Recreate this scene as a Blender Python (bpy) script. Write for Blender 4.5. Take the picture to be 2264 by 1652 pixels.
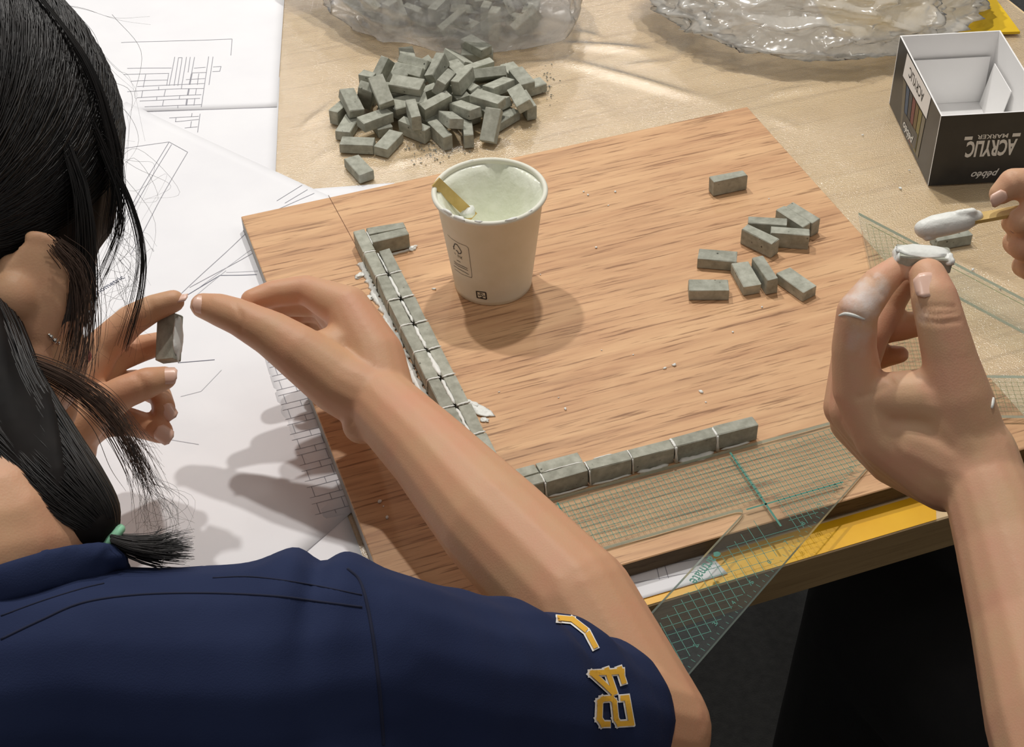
import bpy, bmesh, math, random
from mathutils import Vector, Matrix, Euler, noise
from mathutils.bvhtree import BVHTree

for o in list(bpy.data.objects):
    bpy.data.objects.remove(o)
scene = bpy.context.scene
COL = scene.collection
random.seed(7)

# ------------------------------------------------------------------ camera
ZB = 0.7645                       # height of the board's upper face above the floor
FPX = 3401.4                      # focal length in pixels of the 2264 wide frame
CAM = Vector((-0.1161, -0.5701, 0.7063 + ZB))
ROT = Euler((0.84768, 0.02244, -0.34162), 'XYZ')
MR = ROT.to_matrix()
cam_data = bpy.data.cameras.new('camera')
cam_data.sensor_fit = 'HORIZONTAL'
cam_data.sensor_width = 36.0
cam_data.lens = FPX / 2264 * 36.0
cam_data.clip_start = 0.02
cam_data.clip_end = 50
cam = bpy.data.objects.new('camera', cam_data)
cam.location = CAM
cam.rotation_euler = ROT
COL.objects.link(cam)
scene.camera = cam

def ray(px, py):
    return MR @ Vector(((px - 1132) / FPX, -(py - 826) / FPX, -1.0))

def at(px, py, h=0.0):
    """where the sight line of a pixel meets the level h above the board"""
    d = ray(px, py)
    return CAM + d * ((ZB + h - CAM.z) / d.z)

def dp(px, py, depth):
    """the point of that sight line at a given distance along the lens axis"""
    return CAM + ray(px, py) * depth

# ------------------------------------------------------------------ world, lamps, exposure
world = bpy.data.worlds.new('world')
scene.world = world
world.use_nodes = True
wb = world.node_tree.nodes['Background']
wb.inputs[0].default_value = (1.0, 0.97, 0.93, 1)
wb.inputs[1].default_value = 0.24

def ceiling_or_fill_lamp(loc, size, power, color=(1, 0.93, 0.84), target=(0.15, 0.3, ZB)):
    d = bpy.data.lights.new('ceiling_or_fill_lamp', 'AREA')
    d.shape = 'DISK'
    d.size = size
    d.energy = power
    d.color = color
    o = bpy.data.objects.new('ceiling_or_fill_lamp', d)
    o.location = loc
    o.rotation_euler = (Vector(target) - Vector(loc)).to_track_quat('-Z', 'Y').to_euler()
    COL.objects.link(o)
    return o

ceiling_or_fill_lamp((0.59, 1.01, ZB + 2.0), 0.07, 18, (1, 0.965, 0.915))
ceiling_or_fill_lamp((-0.01, 1.42, ZB + 2.0), 0.07, 19, (1, 0.965, 0.915))
ceiling_or_fill_lamp((-0.9, 0.1, ZB + 2.0), 0.5, 3.5, (1, 0.96, 0.92))  # broad soft fill lamp, added to raise the ambient light from the left
ceiling_or_fill_lamp((1.3, -0.6, ZB + 2.0), 0.5, 3, (1, 0.94, 0.86))  # second added fill, softening shade from behind right of the camera
ceiling_or_fill_lamp((1.55, 3.9, ZB + 2.0), 0.20, 9, (1, 0.965, 0.915), (0.4, 0.5, ZB))
ceiling_or_fill_lamp((0.35, 4.3, ZB + 2.0), 0.20, 7, (1, 0.965, 0.915), (0.4, 0.5, ZB))

vs = scene.view_settings
vs.view_transform = 'Standard'
vs.look = 'None'
vs.gamma = 1.0
vs.use_curve_mapping = False
vs.exposure = 0.0
# ------------------------------------------------------------------ materials
def srgb(r, g, b):
    f = lambda c: (c / 255 / 12.92) if c / 255 <= 0.04045 else ((c / 255 + 0.055) / 1.055) ** 2.4
    return (f(r), f(g), f(b), 1)

class NT:
    def __init__(self, name):
        self.m = bpy.data.materials.new(name)
        self.m.use_nodes = True
        self.t = self.m.node_tree
        self.b = self.t.nodes['Principled BSDF']
        self.out = self.t.nodes['Material Output']
    def n(self, kind, **kw):
        x = self.t.nodes.new(kind)
        for k, v in kw.items():
            if k.startswith('i_'):
                key = k[2:]
                key = int(key) if key.isdigit() else key.replace('_', ' ')
                x.inputs[key].default_value = v
            else:
                setattr(x, k, v)
        return x
    def l(self, a, b):
        self.t.links.new(a, b)
    def coord(self, scale=(1, 1, 1), rot=(0, 0, 0), kind='Object'):
        tc = self.n('ShaderNodeTexCoord')
        mp = self.n('ShaderNodeMapping')
        mp.inputs['Scale'].default_value = scale
        mp.inputs['Rotation'].default_value = rot
        self.l(tc.outputs[kind], mp.inputs[0])
        return mp.outputs[0]
    def noise(self, vec, scale, detail=4, rough=0.55, dist=0):
        x = self.n('ShaderNodeTexNoise')
        x.inputs['Scale'].default_value = scale
        x.inputs['Detail'].default_value = detail
        x.inputs['Roughness'].default_value = rough
        x.inputs['Distortion'].default_value = dist
        self.l(vec, x.inputs['Vector'])
        return x.outputs['Fac']
    def ramp(self, fac, stops):
        x = self.n('ShaderNodeValToRGB')
        e = x.color_ramp.elements
        while len(e) < len(stops):
            e.new(0.5)
        for el, (p, c) in zip(e, stops):
            el.position = p
            el.color = c
        self.l(fac, x.inputs[0])
        return x.outputs[0]
    def mix(self, fac, a, b, mode='MIX'):
        x = self.n('ShaderNodeMix', data_type='RGBA', blend_type=mode)
        for v, i in ((fac, 0), (a, 6), (b, 7)):
            if isinstance(v, (int, float, tuple)):
                x.inputs[i].default_value = v
            else:
                self.l(v, x.inputs[i])
        return x.outputs[2]
    def bump(self, fac, strength, dist=0.001):
        x = self.n('ShaderNodeBump')
        x.inputs['Strength'].default_value = strength
        x.inputs['Distance'].default_value = dist
        self.l(fac, x.inputs['Height'])
        self.l(x.outputs[0], self.b.inputs['Normal'])
        return x.outputs[0]
    def set(self, **kw):
        for k, v in kw.items():
            s = self.b.inputs[k.replace('_', ' ')]
            if isinstance(v, (int, float, tuple)):
                s.default_value = v
            else:
                self.l(v, s)
        return self

def plain(name, col, rough=0.6, **kw):
    x = NT(name)
    x.set(Base_Color=col, Roughness=rough, **kw)
    return x.m

def mottled(name, a, b, scale, rough=0.7, bump=0.2, bscale=None, bd=0.0005, **kw):
    x = NT(name)
    c = x.coord()
    x.set(Base_Color=x.ramp(x.noise(c, scale), [(0.3, a), (0.7, b)]), Roughness=rough, **kw)
    if bump:
        x.bump(x.noise(c, bscale or scale * 4, 3), bump, bd)
    return x.m

def film(name, haze, tint=(1, 1, 1, 1), rough=0.06, gloss=1.0, hazecol=(0.9, 0.88, 0.84, 1), weave=0, crumple=0, ior=1.5):
    """thin clear plastic: see-through, with a little milky scatter and surface shine"""
    x = NT(name)
    x.t.nodes.remove(x.b)
    tr = x.n('ShaderNodeBsdfTransparent'); tr.inputs[0].default_value = tint
    df = x.n('ShaderNodeBsdfDiffuse'); df.inputs[0].default_value = hazecol
    tl = x.n('ShaderNodeBsdfTranslucent'); tl.inputs[0].default_value = hazecol
    gl = x.n('ShaderNodeBsdfGlossy'); gl.inputs['Roughness'].default_value = rough
    h = x.n('ShaderNodeMixShader'); h.inputs[0].default_value = 0.5
    x.l(df.outputs[0], h.inputs[1]); x.l(tl.outputs[0], h.inputs[2])
    m1 = x.n('ShaderNodeMixShader')
    x.l(tr.outputs[0], m1.inputs[1]); x.l(h.outputs[0], m1.inputs[2])
    c = x.coord()
    if isinstance(haze, tuple):
        hz = x.n('ShaderNodeMapRange')
        x.l(x.noise(c, haze[2], 5, 0.6, 1.0), hz.inputs[0])
        hz.inputs[1].default_value = 0.3; hz.inputs[2].default_value = 0.7
        hz.inputs[3].default_value = haze[0]; hz.inputs[4].default_value = haze[1]
        x.l(hz.outputs[0], m1.inputs[0])
    else:
        m1.inputs[0].default_value = haze
    fr = x.n('ShaderNodeFresnel')
    ge = x.n('ShaderNodeNewGeometry')
    io = x.n('ShaderNodeMapRange'); io.inputs[3].default_value = ior; io.inputs[4].default_value = 1 / ior
    x.l(ge.outputs['Backfacing'], io.inputs[0]); x.l(io.outputs[0], fr.inputs[0])
    mu = x.n('ShaderNodeMath', operation='MULTIPLY'); mu.inputs[1].default_value = gloss
    x.l(fr.outputs[0], mu.inputs[0])
    m2 = x.n('ShaderNodeMixShader')
    x.l(mu.outputs[0], m2.inputs[0]); x.l(m1.outputs[0], m2.inputs[1]); x.l(gl.outputs[0], m2.inputs[2])
    x.l(m2.outputs[0], x.out.inputs[0])
    if weave or crumple:
        hgt = None
        if weave:
            w1 = x.noise(c, 900, 2)
            hgt = w1
        if crumple:
            v = x.n('ShaderNodeTexVoronoi', feature='DISTANCE_TO_EDGE'); v.inputs['Scale'].default_value = crumple
            x.l(c, v.inputs['Vector'])
            hgt = v.outputs['Distance']
        bp = x.n('ShaderNodeBump'); bp.inputs['Strength'].default_value = weave or 0.7
        bp.inputs['Distance'].default_value = 0.0006 if weave else 0.004
        x.l(hgt, bp.inputs['Height'])
        for s in (gl, df, fr):
            x.l(bp.outputs[0], s.inputs['Normal'])
    return x.m

# ------------------------------------------------------------------ mesh helpers
def link(o, parent=None):
    COL.objects.link(o)
    if parent is not None:
        o.parent = parent
        o.matrix_parent_inverse = parent.matrix_basis.inverted()
    return o

def mesh_obj(name, verts, faces, mat, parent=None, smooth=False):
    me = bpy.data.meshes.new(name)
    me.from_pydata([tuple(v) for v in verts], [], faces)
    me.update()
    return from_mesh(name, me, mat, parent, smooth)

def from_mesh(name, me, mat, parent=None, smooth=False):
    if mat is not None:
        for m in (mat if isinstance(mat, (list, tuple)) else [mat]):
            me.materials.append(m)
    if smooth:
        me.polygons.foreach_set('use_smooth', [True] * len(me.polygons))
    o = bpy.data.objects.new(name, me)
    return link(o, parent)

def bm_obj(name, bm, mat, parent=None, smooth=False):
    me = bpy.data.meshes.new(name)
    bm.normal_update()
    bm.to_mesh(me)
    bm.free()
    return from_mesh(name, me, mat, parent, smooth)

def thing(name, label, cat, loc=(0, 0, 0), group=None):
    o = bpy.data.objects.new(name, None)
    o.empty_display_size = 0.02
    o.location = loc
    COL.objects.link(o)
    return tag(o, label, cat, group)

def tag(o, label=None, cat=None, group=None, kind=None):
    if label: o['label'] = label
    if cat: o['category'] = cat
    if group: o['group'] = group
    if kind: o['kind'] = kind
    return o

def box_bm(sx, sy, sz, bevel=0.0, seg=1):
    bm = bmesh.new()
    bmesh.ops.create_cube(bm, size=1.0)
    bmesh.ops.scale(bm, vec=(sx, sy, sz), verts=bm.verts)
    if bevel:
        bmesh.ops.bevel(bm, geom=list(bm.edges), offset=bevel, segments=seg, affect='EDGES', profile=0.5)
    return bm

def prism(pts, z0, z1):
    """upright prism over a world-space outline"""
    n = len(pts)
    v = [(p[0], p[1], z0) for p in pts] + [(p[0], p[1], z1) for p in pts]
    f = [tuple(range(n))[::-1], tuple(range(n, 2 * n))]
    for i in range(n):
        j = (i + 1) % n
        f.append((i, j, n + j, n + i))
    return v, f

def tube(pts, radii, n=6, caps=True):
    V = []; F = []
    pts = [Vector(p) for p in pts]
    prev = None
    for i, p in enumerate(pts):
        t = (pts[min(i + 1, len(pts) - 1)] - pts[max(i - 1, 0)])
        t = t.normalized() if t.length > 1e-9 else Vector((0, 0, 1))
        if prev is None:
            a = t.orthogonal().normalized()
        else:
            a = prev - t * prev.dot(t)
            a = a.normalized() if a.length > 1e-6 else t.orthogonal().normalized()
        prev = a
        b = t.cross(a)
        r = radii[i] if isinstance(radii, (list, tuple)) else radii
        for k in range(n):
            an = 2 * math.pi * k / n
            V.append(p + (a * math.cos(an) + b * math.sin(an)) * r)
    for i in range(len(pts) - 1):
        for k in range(n):
            k2 = (k + 1) % n
            F.append((i * n + k, i * n + k2, (i + 1) * n + k2, (i + 1) * n + k))
    if caps:
        F.append(tuple(range(n))[::-1])
        F.append(tuple(range((len(pts) - 1) * n, len(pts) * n)))
    return V, F

class Acc:
    """collects several pieces of ONE part"""
    def __init__(self):
        self.v = []; self.f = []
    def add(self, vf):
        v, f = vf
        o = len(self.v)
        self.v += [tuple(p) for p in v]
        self.f += [tuple(i + o for i in q) for q in f]
        return self
    def build(self, name, mat, parent=None, smooth=False):
        return mesh_obj(name, self.v, self.f, mat, parent, smooth)

def strip(a, b, w, lift=0.0):
    """flat printed line between two points lying on a level surface"""
    a = Vector(a); b = Vector(b)
    d = (b - a)
    s = Vector((-d.y, d.x, 0))
    s = s.normalized() * (w / 2) if s.length > 0 else Vector((w / 2, 0, 0))
    u = Vector((0, 0, lift))
    return [a - s + u, b - s + u, b + s + u, a + s + u], [(0, 1, 2, 3)]

def catmull(pts, n=8):
    pts = [Vector(p) for p in pts]
    P = [pts[0] * 2 - pts[1]] + pts + [pts[-1] * 2 - pts[-2]]
    out = []
    for i in range(1, len(P) - 2):
        p0, p1, p2, p3 = P[i - 1:i + 3]
        for k in range(n):
            t = k / n
            out.append(0.5 * ((2 * p1) + (p2 - p0) * t + (2 * p0 - 5 * p1 + 4 * p2 - p3) * t * t + (3 * p1 - p0 - 3 * p2 + p3) * t ** 3))
    out.append(pts[-1])
    return out

def text_mesh(body, size=1.0, shear=0.0, offset=0.0, bold=False):
    """letters as a flat mesh in the XY plane, centred on the origin"""
    cu = bpy.data.curves.new('lettering', 'FONT')
    cu.body = body
    cu.size = size
    cu.shear = shear
    cu.offset = offset
    cu.align_x = 'CENTER'
    cu.align_y = 'CENTER'
    cu.resolution_u = 3
    o = bpy.data.objects.new('lettering', cu)
    COL.objects.link(o)
    dg = bpy.context.evaluated_depsgraph_get()
    me = bpy.data.meshes.new_from_object(o.evaluated_get(dg))
    bpy.data.objects.remove(o)
    bpy.data.curves.remove(cu)
    v = [Vector(x.co) for x in me.vertices]
    f = [tuple(p.vertices) for p in me.polygons]
    bpy.data.meshes.remove(me)
    return v, f

def fit_text(body, w, h, **kw):
    v, f = text_mesh(body, **kw)
    x0 = min(p.x for p in v); x1 = max(p.x for p in v); y0 = min(p.y for p in v); y1 = max(p.y for p in v)
    return [Vector(((p.x - (x0 + x1) / 2) / (x1 - x0) * w, (p.y - (y0 + y1) / 2) / (y1 - y0) * h, 0)) for p in v], f

def place(vf, origin, ux, uy):
    v, f = vf
    return [Vector(origin) + Vector(ux) * p.x + Vector(uy) * p.y for p in v], f
# ------------------------------------------------------------------ resting poses of the heaped bricks: x, y, height over table, quaternion
HEAP = [(0.1652,0.5774,0.0044,0.998,0.0,0.0,0.056),
(0.1761,0.5786,0.0133,0.998,-0.001,0.015,0.061),
(0.2079,0.5818,0.0044,0.998,-0.0,-0.0,0.058),
(0.1876,0.5976,0.0179,0.809,-0.388,0.16,-0.411),
(0.2112,0.6218,0.0044,0.998,-0.0,-0.0,0.058),
(0.2302,0.5855,0.0044,0.767,-0.0,0.0,-0.642),
(0.1877,0.5624,0.0132,0.618,0.726,-0.297,0.045),
(0.2181,0.5369,0.0044,0.769,0.0,-0.0,-0.639),
(0.2154,0.5556,0.0132,0.767,-0.0,-0.0,-0.641),
(0.1939,0.604,0.0227,0.861,-0.303,0.149,-0.38),
(0.1637,0.5659,0.0214,0.978,0.158,0.034,-0.13),
(0.2307,0.5545,0.0122,0.504,-0.509,0.304,-0.628),
(0.2519,0.5635,0.0044,0.998,0.0,-0.0,0.055),
(0.171,0.5935,0.0145,0.713,-0.278,-0.38,-0.52),
(0.2085,0.5611,0.0044,0.999,-0.0,0.0,0.052),
(0.198,0.6079,0.0118,0.962,0.172,-0.202,0.066),
(0.1079,0.4867,0.0044,0.771,0.0,-0.0,-0.637),
(0.1162,0.5214,0.0044,0.976,-0.0,0.0,-0.217),
(0.167,0.5228,0.0068,0.626,0.626,-0.329,-0.329),
(0.2443,0.5144,0.0044,0.971,-0.0,-0.0,0.24),
(0.1177,0.5768,0.0067,0.662,0.662,0.25,0.25),
(0.27,0.5252,0.0067,0.492,0.492,-0.508,-0.508),
(0.2083,0.5027,0.0067,0.437,0.437,-0.556,-0.556),
(0.1898,0.5379,0.0087,0.908,0.14,-0.058,0.39),
(0.1612,0.5583,0.0093,0.905,0.146,0.083,-0.391),
(0.2131,0.5221,0.0167,0.815,-0.108,-0.042,-0.568),
(0.1432,0.5464,0.0044,0.726,0.0,0.0,-0.687),
(0.172,0.5477,0.0183,0.987,0.125,-0.081,-0.065),
(0.1853,0.5074,0.0068,0.542,0.542,-0.454,-0.454),
(0.2443,0.5345,0.0094,0.815,-0.104,-0.155,-0.548),
(0.2824,0.5537,0.0044,0.997,-0.0,-0.0,0.074),
(0.1397,0.5773,0.0163,0.531,0.47,-0.685,0.166),
(0.1625,0.6095,0.0152,0.73,-0.526,-0.432,-0.061),
(0.2289,0.5908,0.0132,0.755,0.0,-0.0,-0.655),
(0.2554,0.5803,0.0085,0.921,-0.372,0.019,-0.109),
(0.2785,0.5822,0.0044,0.749,-0.0,0.0,-0.663),
(0.2583,0.626,0.0044,0.982,-0.0,0.0,-0.19),
(0.1976,0.6449,0.0044,0.651,0.0,-0.0,-0.759),
(0.116,0.5517,0.0044,0.885,-0.0,-0.0,0.465),
(0.1379,0.5412,0.0132,0.991,-0.0,0.0,0.136),
(0.1413,0.5144,0.0044,0.922,-0.0,0.0,0.386),
(0.1967,0.5129,0.0158,0.703,-0.192,-0.004,-0.685),
(0.227,0.495,0.0136,0.358,-0.402,0.825,0.174),
(0.1246,0.5693,0.0165,0.013,-0.725,0.676,0.13),
(0.233,0.5209,0.022,0.903,-0.0,0.0,-0.43),
(0.2629,0.5219,0.0172,0.674,0.143,-0.145,-0.71),
(0.1901,0.5347,0.0194,0.583,0.795,0.1,0.133),
(0.168,0.5253,0.0203,0.467,0.467,-0.531,-0.531),
(0.1494,0.5578,0.0291,0.693,0.224,0.099,-0.678),
(0.2524,0.548,0.0161,0.959,-0.077,0.059,0.265),
(0.2222,0.5558,0.0249,0.694,0.603,0.258,0.297),
(0.2515,0.5706,0.0171,0.371,0.921,-0.112,-0.027),
(0.1748,0.6223,0.0044,0.943,-0.0,-0.0,0.333),
(0.2371,0.6178,0.0085,0.186,0.809,-0.528,-0.179),
(0.2313,0.521,0.0132,0.82,-0.0,0.0,-0.572),
(0.1462,0.5915,0.0145,0.269,-0.654,-0.269,-0.654),
(0.172,0.557,0.0303,0.121,-0.943,0.307,-0.029),
(0.2094,0.5904,0.0201,0.672,0.605,0.155,0.399),
(0.277,0.557,0.0132,0.729,-0.0,-0.0,-0.685),
(0.2498,0.597,0.0068,0.704,0.704,0.07,0.07),
(0.2581,0.6273,0.0132,0.834,-0.0,-0.0,-0.552),
(0.2044,0.5541,0.0278,0.731,-0.508,-0.181,0.417)]
BAGGED = [(0.3037,0.7954,0.0044,0.0,-0.881,0.473,-0.0),
(0.2976,0.775,0.0067,0.268,0.268,0.654,0.654),
(0.2799,0.7868,0.0067,0.272,-0.272,0.653,-0.653),
(0.3273,0.7668,0.0068,0.079,0.079,-0.703,-0.703),
(0.2626,0.7382,0.0067,0.622,0.622,-0.336,-0.336),
(0.2972,0.8113,0.0125,0.933,-0.201,-0.211,-0.211),
(0.2466,0.7862,0.0044,0.0,-0.992,-0.128,-0.0),
(0.3515,0.692,0.0044,0.418,-0.0,0.0,0.908),
(0.2898,0.7574,0.0114,0.24,-0.072,0.966,0.069),
(0.2966,0.7397,0.0133,0.175,-0.07,-0.914,0.359),
(0.2877,0.7744,0.0199,0.412,0.198,-0.166,-0.874),
(0.3102,0.7786,0.0188,0.553,0.387,-0.536,-0.507),
(0.253,0.785,0.016,0.075,0.33,0.935,-0.11),
(0.2556,0.7649,0.0245,0.084,0.171,0.939,0.287),
(0.3218,0.7746,0.0149,0.329,0.66,-0.543,0.401),
(0.2378,0.7565,0.0044,0.0,-0.96,-0.28,0.0),
(0.2631,0.764,0.0068,0.629,-0.629,0.324,-0.324),
(0.2302,0.776,0.0124,0.284,0.181,0.847,0.41),
(0.2828,0.7213,0.0068,0.594,-0.594,-0.383,0.383),
(0.2824,0.8209,0.0155,0.084,-0.601,-0.483,0.631),
(0.215,0.7734,0.0098,0.48,-0.246,-0.49,0.685),
(0.2768,0.7571,0.025,0.106,0.8,0.476,0.349),
(0.3607,0.753,0.0078,0.249,-0.635,-0.681,0.267),
(0.2466,0.7472,0.0137,0.627,-0.291,-0.602,0.4),
(0.3681,0.7112,0.0044,0.869,-0.0,-0.0,0.494),
(0.2731,0.8102,0.0136,0.439,0.31,-0.206,0.818),
(0.3081,0.7248,0.0079,0.241,0.105,0.385,0.885),
(0.3364,0.7069,0.0133,0.676,0.471,-0.528,-0.207),
(0.2658,0.825,0.0044,0.831,0.0,-0.0,-0.556),
(0.2359,0.7535,0.0232,0.418,0.248,0.813,0.322),
(0.2323,0.8062,0.0067,0.355,0.355,0.612,0.612),
(0.3181,0.7469,0.0181,0.233,0.045,0.77,0.592),
(0.2392,0.8231,0.0113,0.119,-0.882,0.39,0.235),
(0.2314,0.7809,0.0236,0.18,0.644,0.731,-0.135),
(0.3526,0.7226,0.0115,0.244,0.013,0.725,0.643),
(0.3184,0.7209,0.0199,0.017,0.713,0.699,-0.062),
(0.3211,0.7745,0.0344,0.205,-0.112,0.101,0.967),
(0.3131,0.8202,0.0067,0.191,0.191,0.681,0.681),
(0.3475,0.7712,0.0131,0.517,-0.393,0.171,-0.741),
(0.2873,0.699,0.0124,0.741,-0.625,-0.243,-0.035),
(0.3535,0.7665,0.0209,0.663,-0.347,0.25,-0.614),
(0.3283,0.7918,0.0249,0.831,-0.493,0.254,0.042),
(0.3347,0.7823,0.0164,0.223,0.607,0.574,-0.501),
(0.3633,0.772,0.0251,0.353,-0.571,-0.552,0.494),
(0.2652,0.7861,0.0296,0.292,-0.912,0.219,-0.186),
(0.2975,0.8246,0.0282,0.128,-0.578,-0.576,-0.563),
(0.3297,0.7312,0.0248,0.095,0.896,-0.118,-0.417),
(0.2973,0.7473,0.0273,0.207,-0.549,-0.764,0.269),
(0.2502,0.8068,0.0151,0.316,-0.03,-0.934,-0.161),
(0.3317,0.7088,0.0287,0.925,-0.072,0.157,0.338),
(0.2807,0.7467,0.032,0.619,0.5,0.098,0.597),
(0.3173,0.7566,0.0265,0.214,-0.233,-0.468,-0.825),
(0.3265,0.8019,0.0107,0.094,0.978,0.105,0.151),
(0.2195,0.7525,0.0205,0.7,-0.483,0.461,-0.252),
(0.3503,0.6746,0.0139,0.599,0.754,-0.135,0.233),
(0.373,0.7661,0.0163,0.053,0.87,-0.473,0.129),
(0.265,0.8004,0.0174,0.495,-0.713,0.483,0.114),
(0.3211,0.6799,0.0145,0.678,0.2,0.678,-0.2),
(0.2908,0.7824,0.0306,0.931,0.003,-0.259,-0.256),
(0.2802,0.8232,0.028,0.716,-0.055,-0.376,-0.585),
(0.3741,0.7349,0.0122,0.432,-0.274,-0.075,-0.856),
(0.3179,0.6927,0.0145,0.678,0.2,0.678,-0.2),
(0.2788,0.717,0.0203,0.28,-0.28,0.649,-0.649),
(0.3315,0.7426,0.0067,0.212,0.212,-0.675,-0.675),
(0.3001,0.7067,0.0044,0.492,-0.0,0.0,0.871),
(0.3518,0.734,0.0145,0.606,0.364,-0.606,0.364),
(0.2358,0.7313,0.0147,0.602,0.353,0.633,-0.335),
(0.3486,0.7947,0.0147,0.454,0.334,0.804,-0.189),
(0.2751,0.7346,0.0154,0.048,0.803,0.407,-0.432),
(0.2935,0.7952,0.033,0.282,0.333,-0.809,0.395)]
# ------------------------------------------------------------------ materials of the setting
def wood(name, light, mid, dark, sx=5.0, sy=70.0, rough=0.45, streak=0.55, blotch=3.0):
    x = NT(name)
    c = x.coord((sx, sy, sy))
    big = x.noise(x.coord((blotch, blotch * 4, blotch * 4)), 1.6, 3, 0.5, 1.2)
    g1 = x.noise(c, 1.0, 6, 0.62, 0.8)
    g2 = x.noise(x.coord((sx * 2.2, sy * 3.2, sy * 3.2)), 1.3, 4, 0.6, 0.3)
    base = x.ramp(g1, [(0.33, dark), (0.48, mid), (0.66, light)])
    tone = x.mix(0.55, base, x.ramp(big, [(0.35, mid), (0.65, light)]))
    st = x.ramp(g2, [(0.34, (0.40, 0.34, 0.30, 1)), (0.45, (1, 1, 1, 1))])
    col = x.mix(streak, tone, st, 'MULTIPLY')
    x.set(Base_Color=col, Roughness=rough)
    x.b.inputs['Specular IOR Level'].default_value = 0.3
    x.bump(g2, 0.12, 0.0004)
    return x.m

M_BOARD = wood('board laminate', srgb(224, 182, 138), srgb(204, 158, 118), srgb(148, 104, 76), 7, 105, 0.5, 0.85, 5.0)
M_BOARD_EDGE = mottled('board grey edge', srgb(150, 145, 138), srgb(178, 172, 164), 60, 0.7)
M_BOARD_FRONT = wood('board shaded brown edge', srgb(104, 88, 66), srgb(88, 72, 54), srgb(60, 48, 36), 20, 160, 0.7)  # brown front edge; shade of the face turned from light is in its colour
M_TABLE = wood('table veneer', srgb(230, 205, 163), srgb(222, 194, 150), srgb(202, 173, 130), 2.4, 40, 0.5, 0.25)
M_TABLE_EDGE = wood('table edge banding', srgb(176, 150, 108), srgb(158, 132, 92), srgb(136, 112, 76), 6, 120, 0.55, 0.3)
M_STEEL = plain('dark painted steel', srgb(48, 48, 50), 0.45, Metallic=0.3)
M_FLOOR = mottled('dark grey carpet tile', srgb(70, 70, 70), srgb(84, 84, 83), 90, 0.95, 0.4, 500, 0.002)
M_FILM = film('clear table film', (0.05, 0.17, 7), rough=0.20, gloss=3.0, hazecol=(0.95, 0.94, 0.90, 1), weave=0.8)
M_PAPER = mottled('white drawing paper', srgb(236, 236, 240), srgb(243, 243, 246), 12, 0.85, 0.05, 300)
M_INK = plain('grey plotted line', srgb(150, 150, 158), 0.9)
M_INK_DARK = plain('dark plotted line', srgb(104, 108, 124), 0.9)
M_PENCIL = plain('faint grey line', srgb(196, 197, 203), 0.9)
M_YELLOW = mottled('amber edge tape', srgb(236, 176, 20), srgb(246, 190, 34), 30, 0.35, 0.1)

TT = ZB - 0.0145           # table top level
TH = 0.031

# ------------------------------------------------------------------ floor and table
bm = bmesh.new()
bmesh.ops.create_grid(bm, x_segments=1, y_segments=1, size=3.0)
fl = bm_obj('floor', bm, M_FLOOR)
tag(fl, 'dark grey carpeted floor beneath the table', 'floor', kind='structure')

TX0, TX1, TY0, TY1 = -0.80, 0.772, -0.0242, 1.02
table = thing('work_table', 'pale wood veneered work table carrying the board and papers', 'table', ((TX0 + TX1) / 2, (TY0 + TY1) / 2, 0))
bm = box_bm(TX1 - TX0, TY1 - TY0, TH, 0.001)
bmesh.ops.translate(bm, vec=((TX0 + TX1) / 2, (TY0 + TY1) / 2, TT - TH / 2), verts=bm.verts)
for f in bm.faces:
    f.material_index = 1 if abs(f.normal.z) < 0.5 else 0
bm_obj('tabletop', bm, [M_TABLE, M_TABLE_EDGE], table)
for x in (TX0 + 0.06, TX1 - 0.06):
    for y in (TY0 + 0.30, TY1 - 0.06):
        bm = box_bm(0.04, 0.04, TT - TH, 0.003)
        bmesh.ops.translate(bm, vec=(x, y, (TT - TH) / 2), verts=bm.verts)
        bm_obj('leg', bm, M_STEEL, table)
bm = box_bm(TX1 - TX0 - 0.16, 0.025, 0.05, 0.002)
bmesh.ops.translate(bm, vec=((TX0 + TX1) / 2, TY1 - 0.06, TT - TH - 0.025), verts=bm.verts)
bm_obj('rail', bm, M_STEEL, table)
# amber tape along the front edge of the top
a = mesh_obj('edge_tape', *prism([(-0.8, TY0 + 0.0006), (0.3466, TY0 + 0.0006), (0.352, TY0 + 0.010), (0.345, -0.0012), (-0.8, -0.0012)], TT, TT + 0.0003), M_YELLOW, table)
a2 = mesh_obj('edge_tape', *prism([(0.425, TY0 + 0.0006), (0.772, TY0 + 0.0006), (0.772, -0.0012), (0.42, -0.0012)], TT, TT + 0.0003), M_YELLOW, table)

# ------------------------------------------------------------------ clear film over the table
RIDGES = [((1225, 132), (1570, 228), 0.0042, 0.0065), ((1215, 100), (1450, 118), 0.0040, 0.0065), ((1270, 72), (1330, 90), 0.003, 0.005), ((1370, 150), (1490, 140), 0.0018, 0.004), ((625, 335), (690, 290), 0.0025, 0.004), ((660, 385), (740, 330), 0.002, 0.004), ((1690, 262), (1760, 285), 0.0036, 0.006), ((1700, 300), (1735, 330), 0.003, 0.005),
          ((1720, 330), (1750, 360), 0.002, 0.006), ((620, 330), (760, 210), 0.002, 0.004), ((850, 372), (960, 345), 0.0024, 0.004),
          ((640, 300), (700, 260), 0.0015, 0.004), ((1160, 70), (1220, 60), 0.002, 0.004), ((1650, 220), (1820, 190), 0.0015, 0.005),
          ((1780, 400), (1850, 480), 0.0012, 0.004), ((2060, 560), (2264, 640), 0.0012, 0.005), ((1280, 200), (1420, 330), 0.0012, 0.008),
          ((1480, 160), (1540, 90), 0.0015, 0.006), ((940, 345), (1120, 300), 0.0015, 0.004), ((1560, 226), (1620, 240), 0.001, 0.006)]
RW = [(at(*a, -0.0145).to_2d(), at(*b, -0.0145).to_2d(), h, w) for a, b, h, w in RIDGES]

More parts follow.
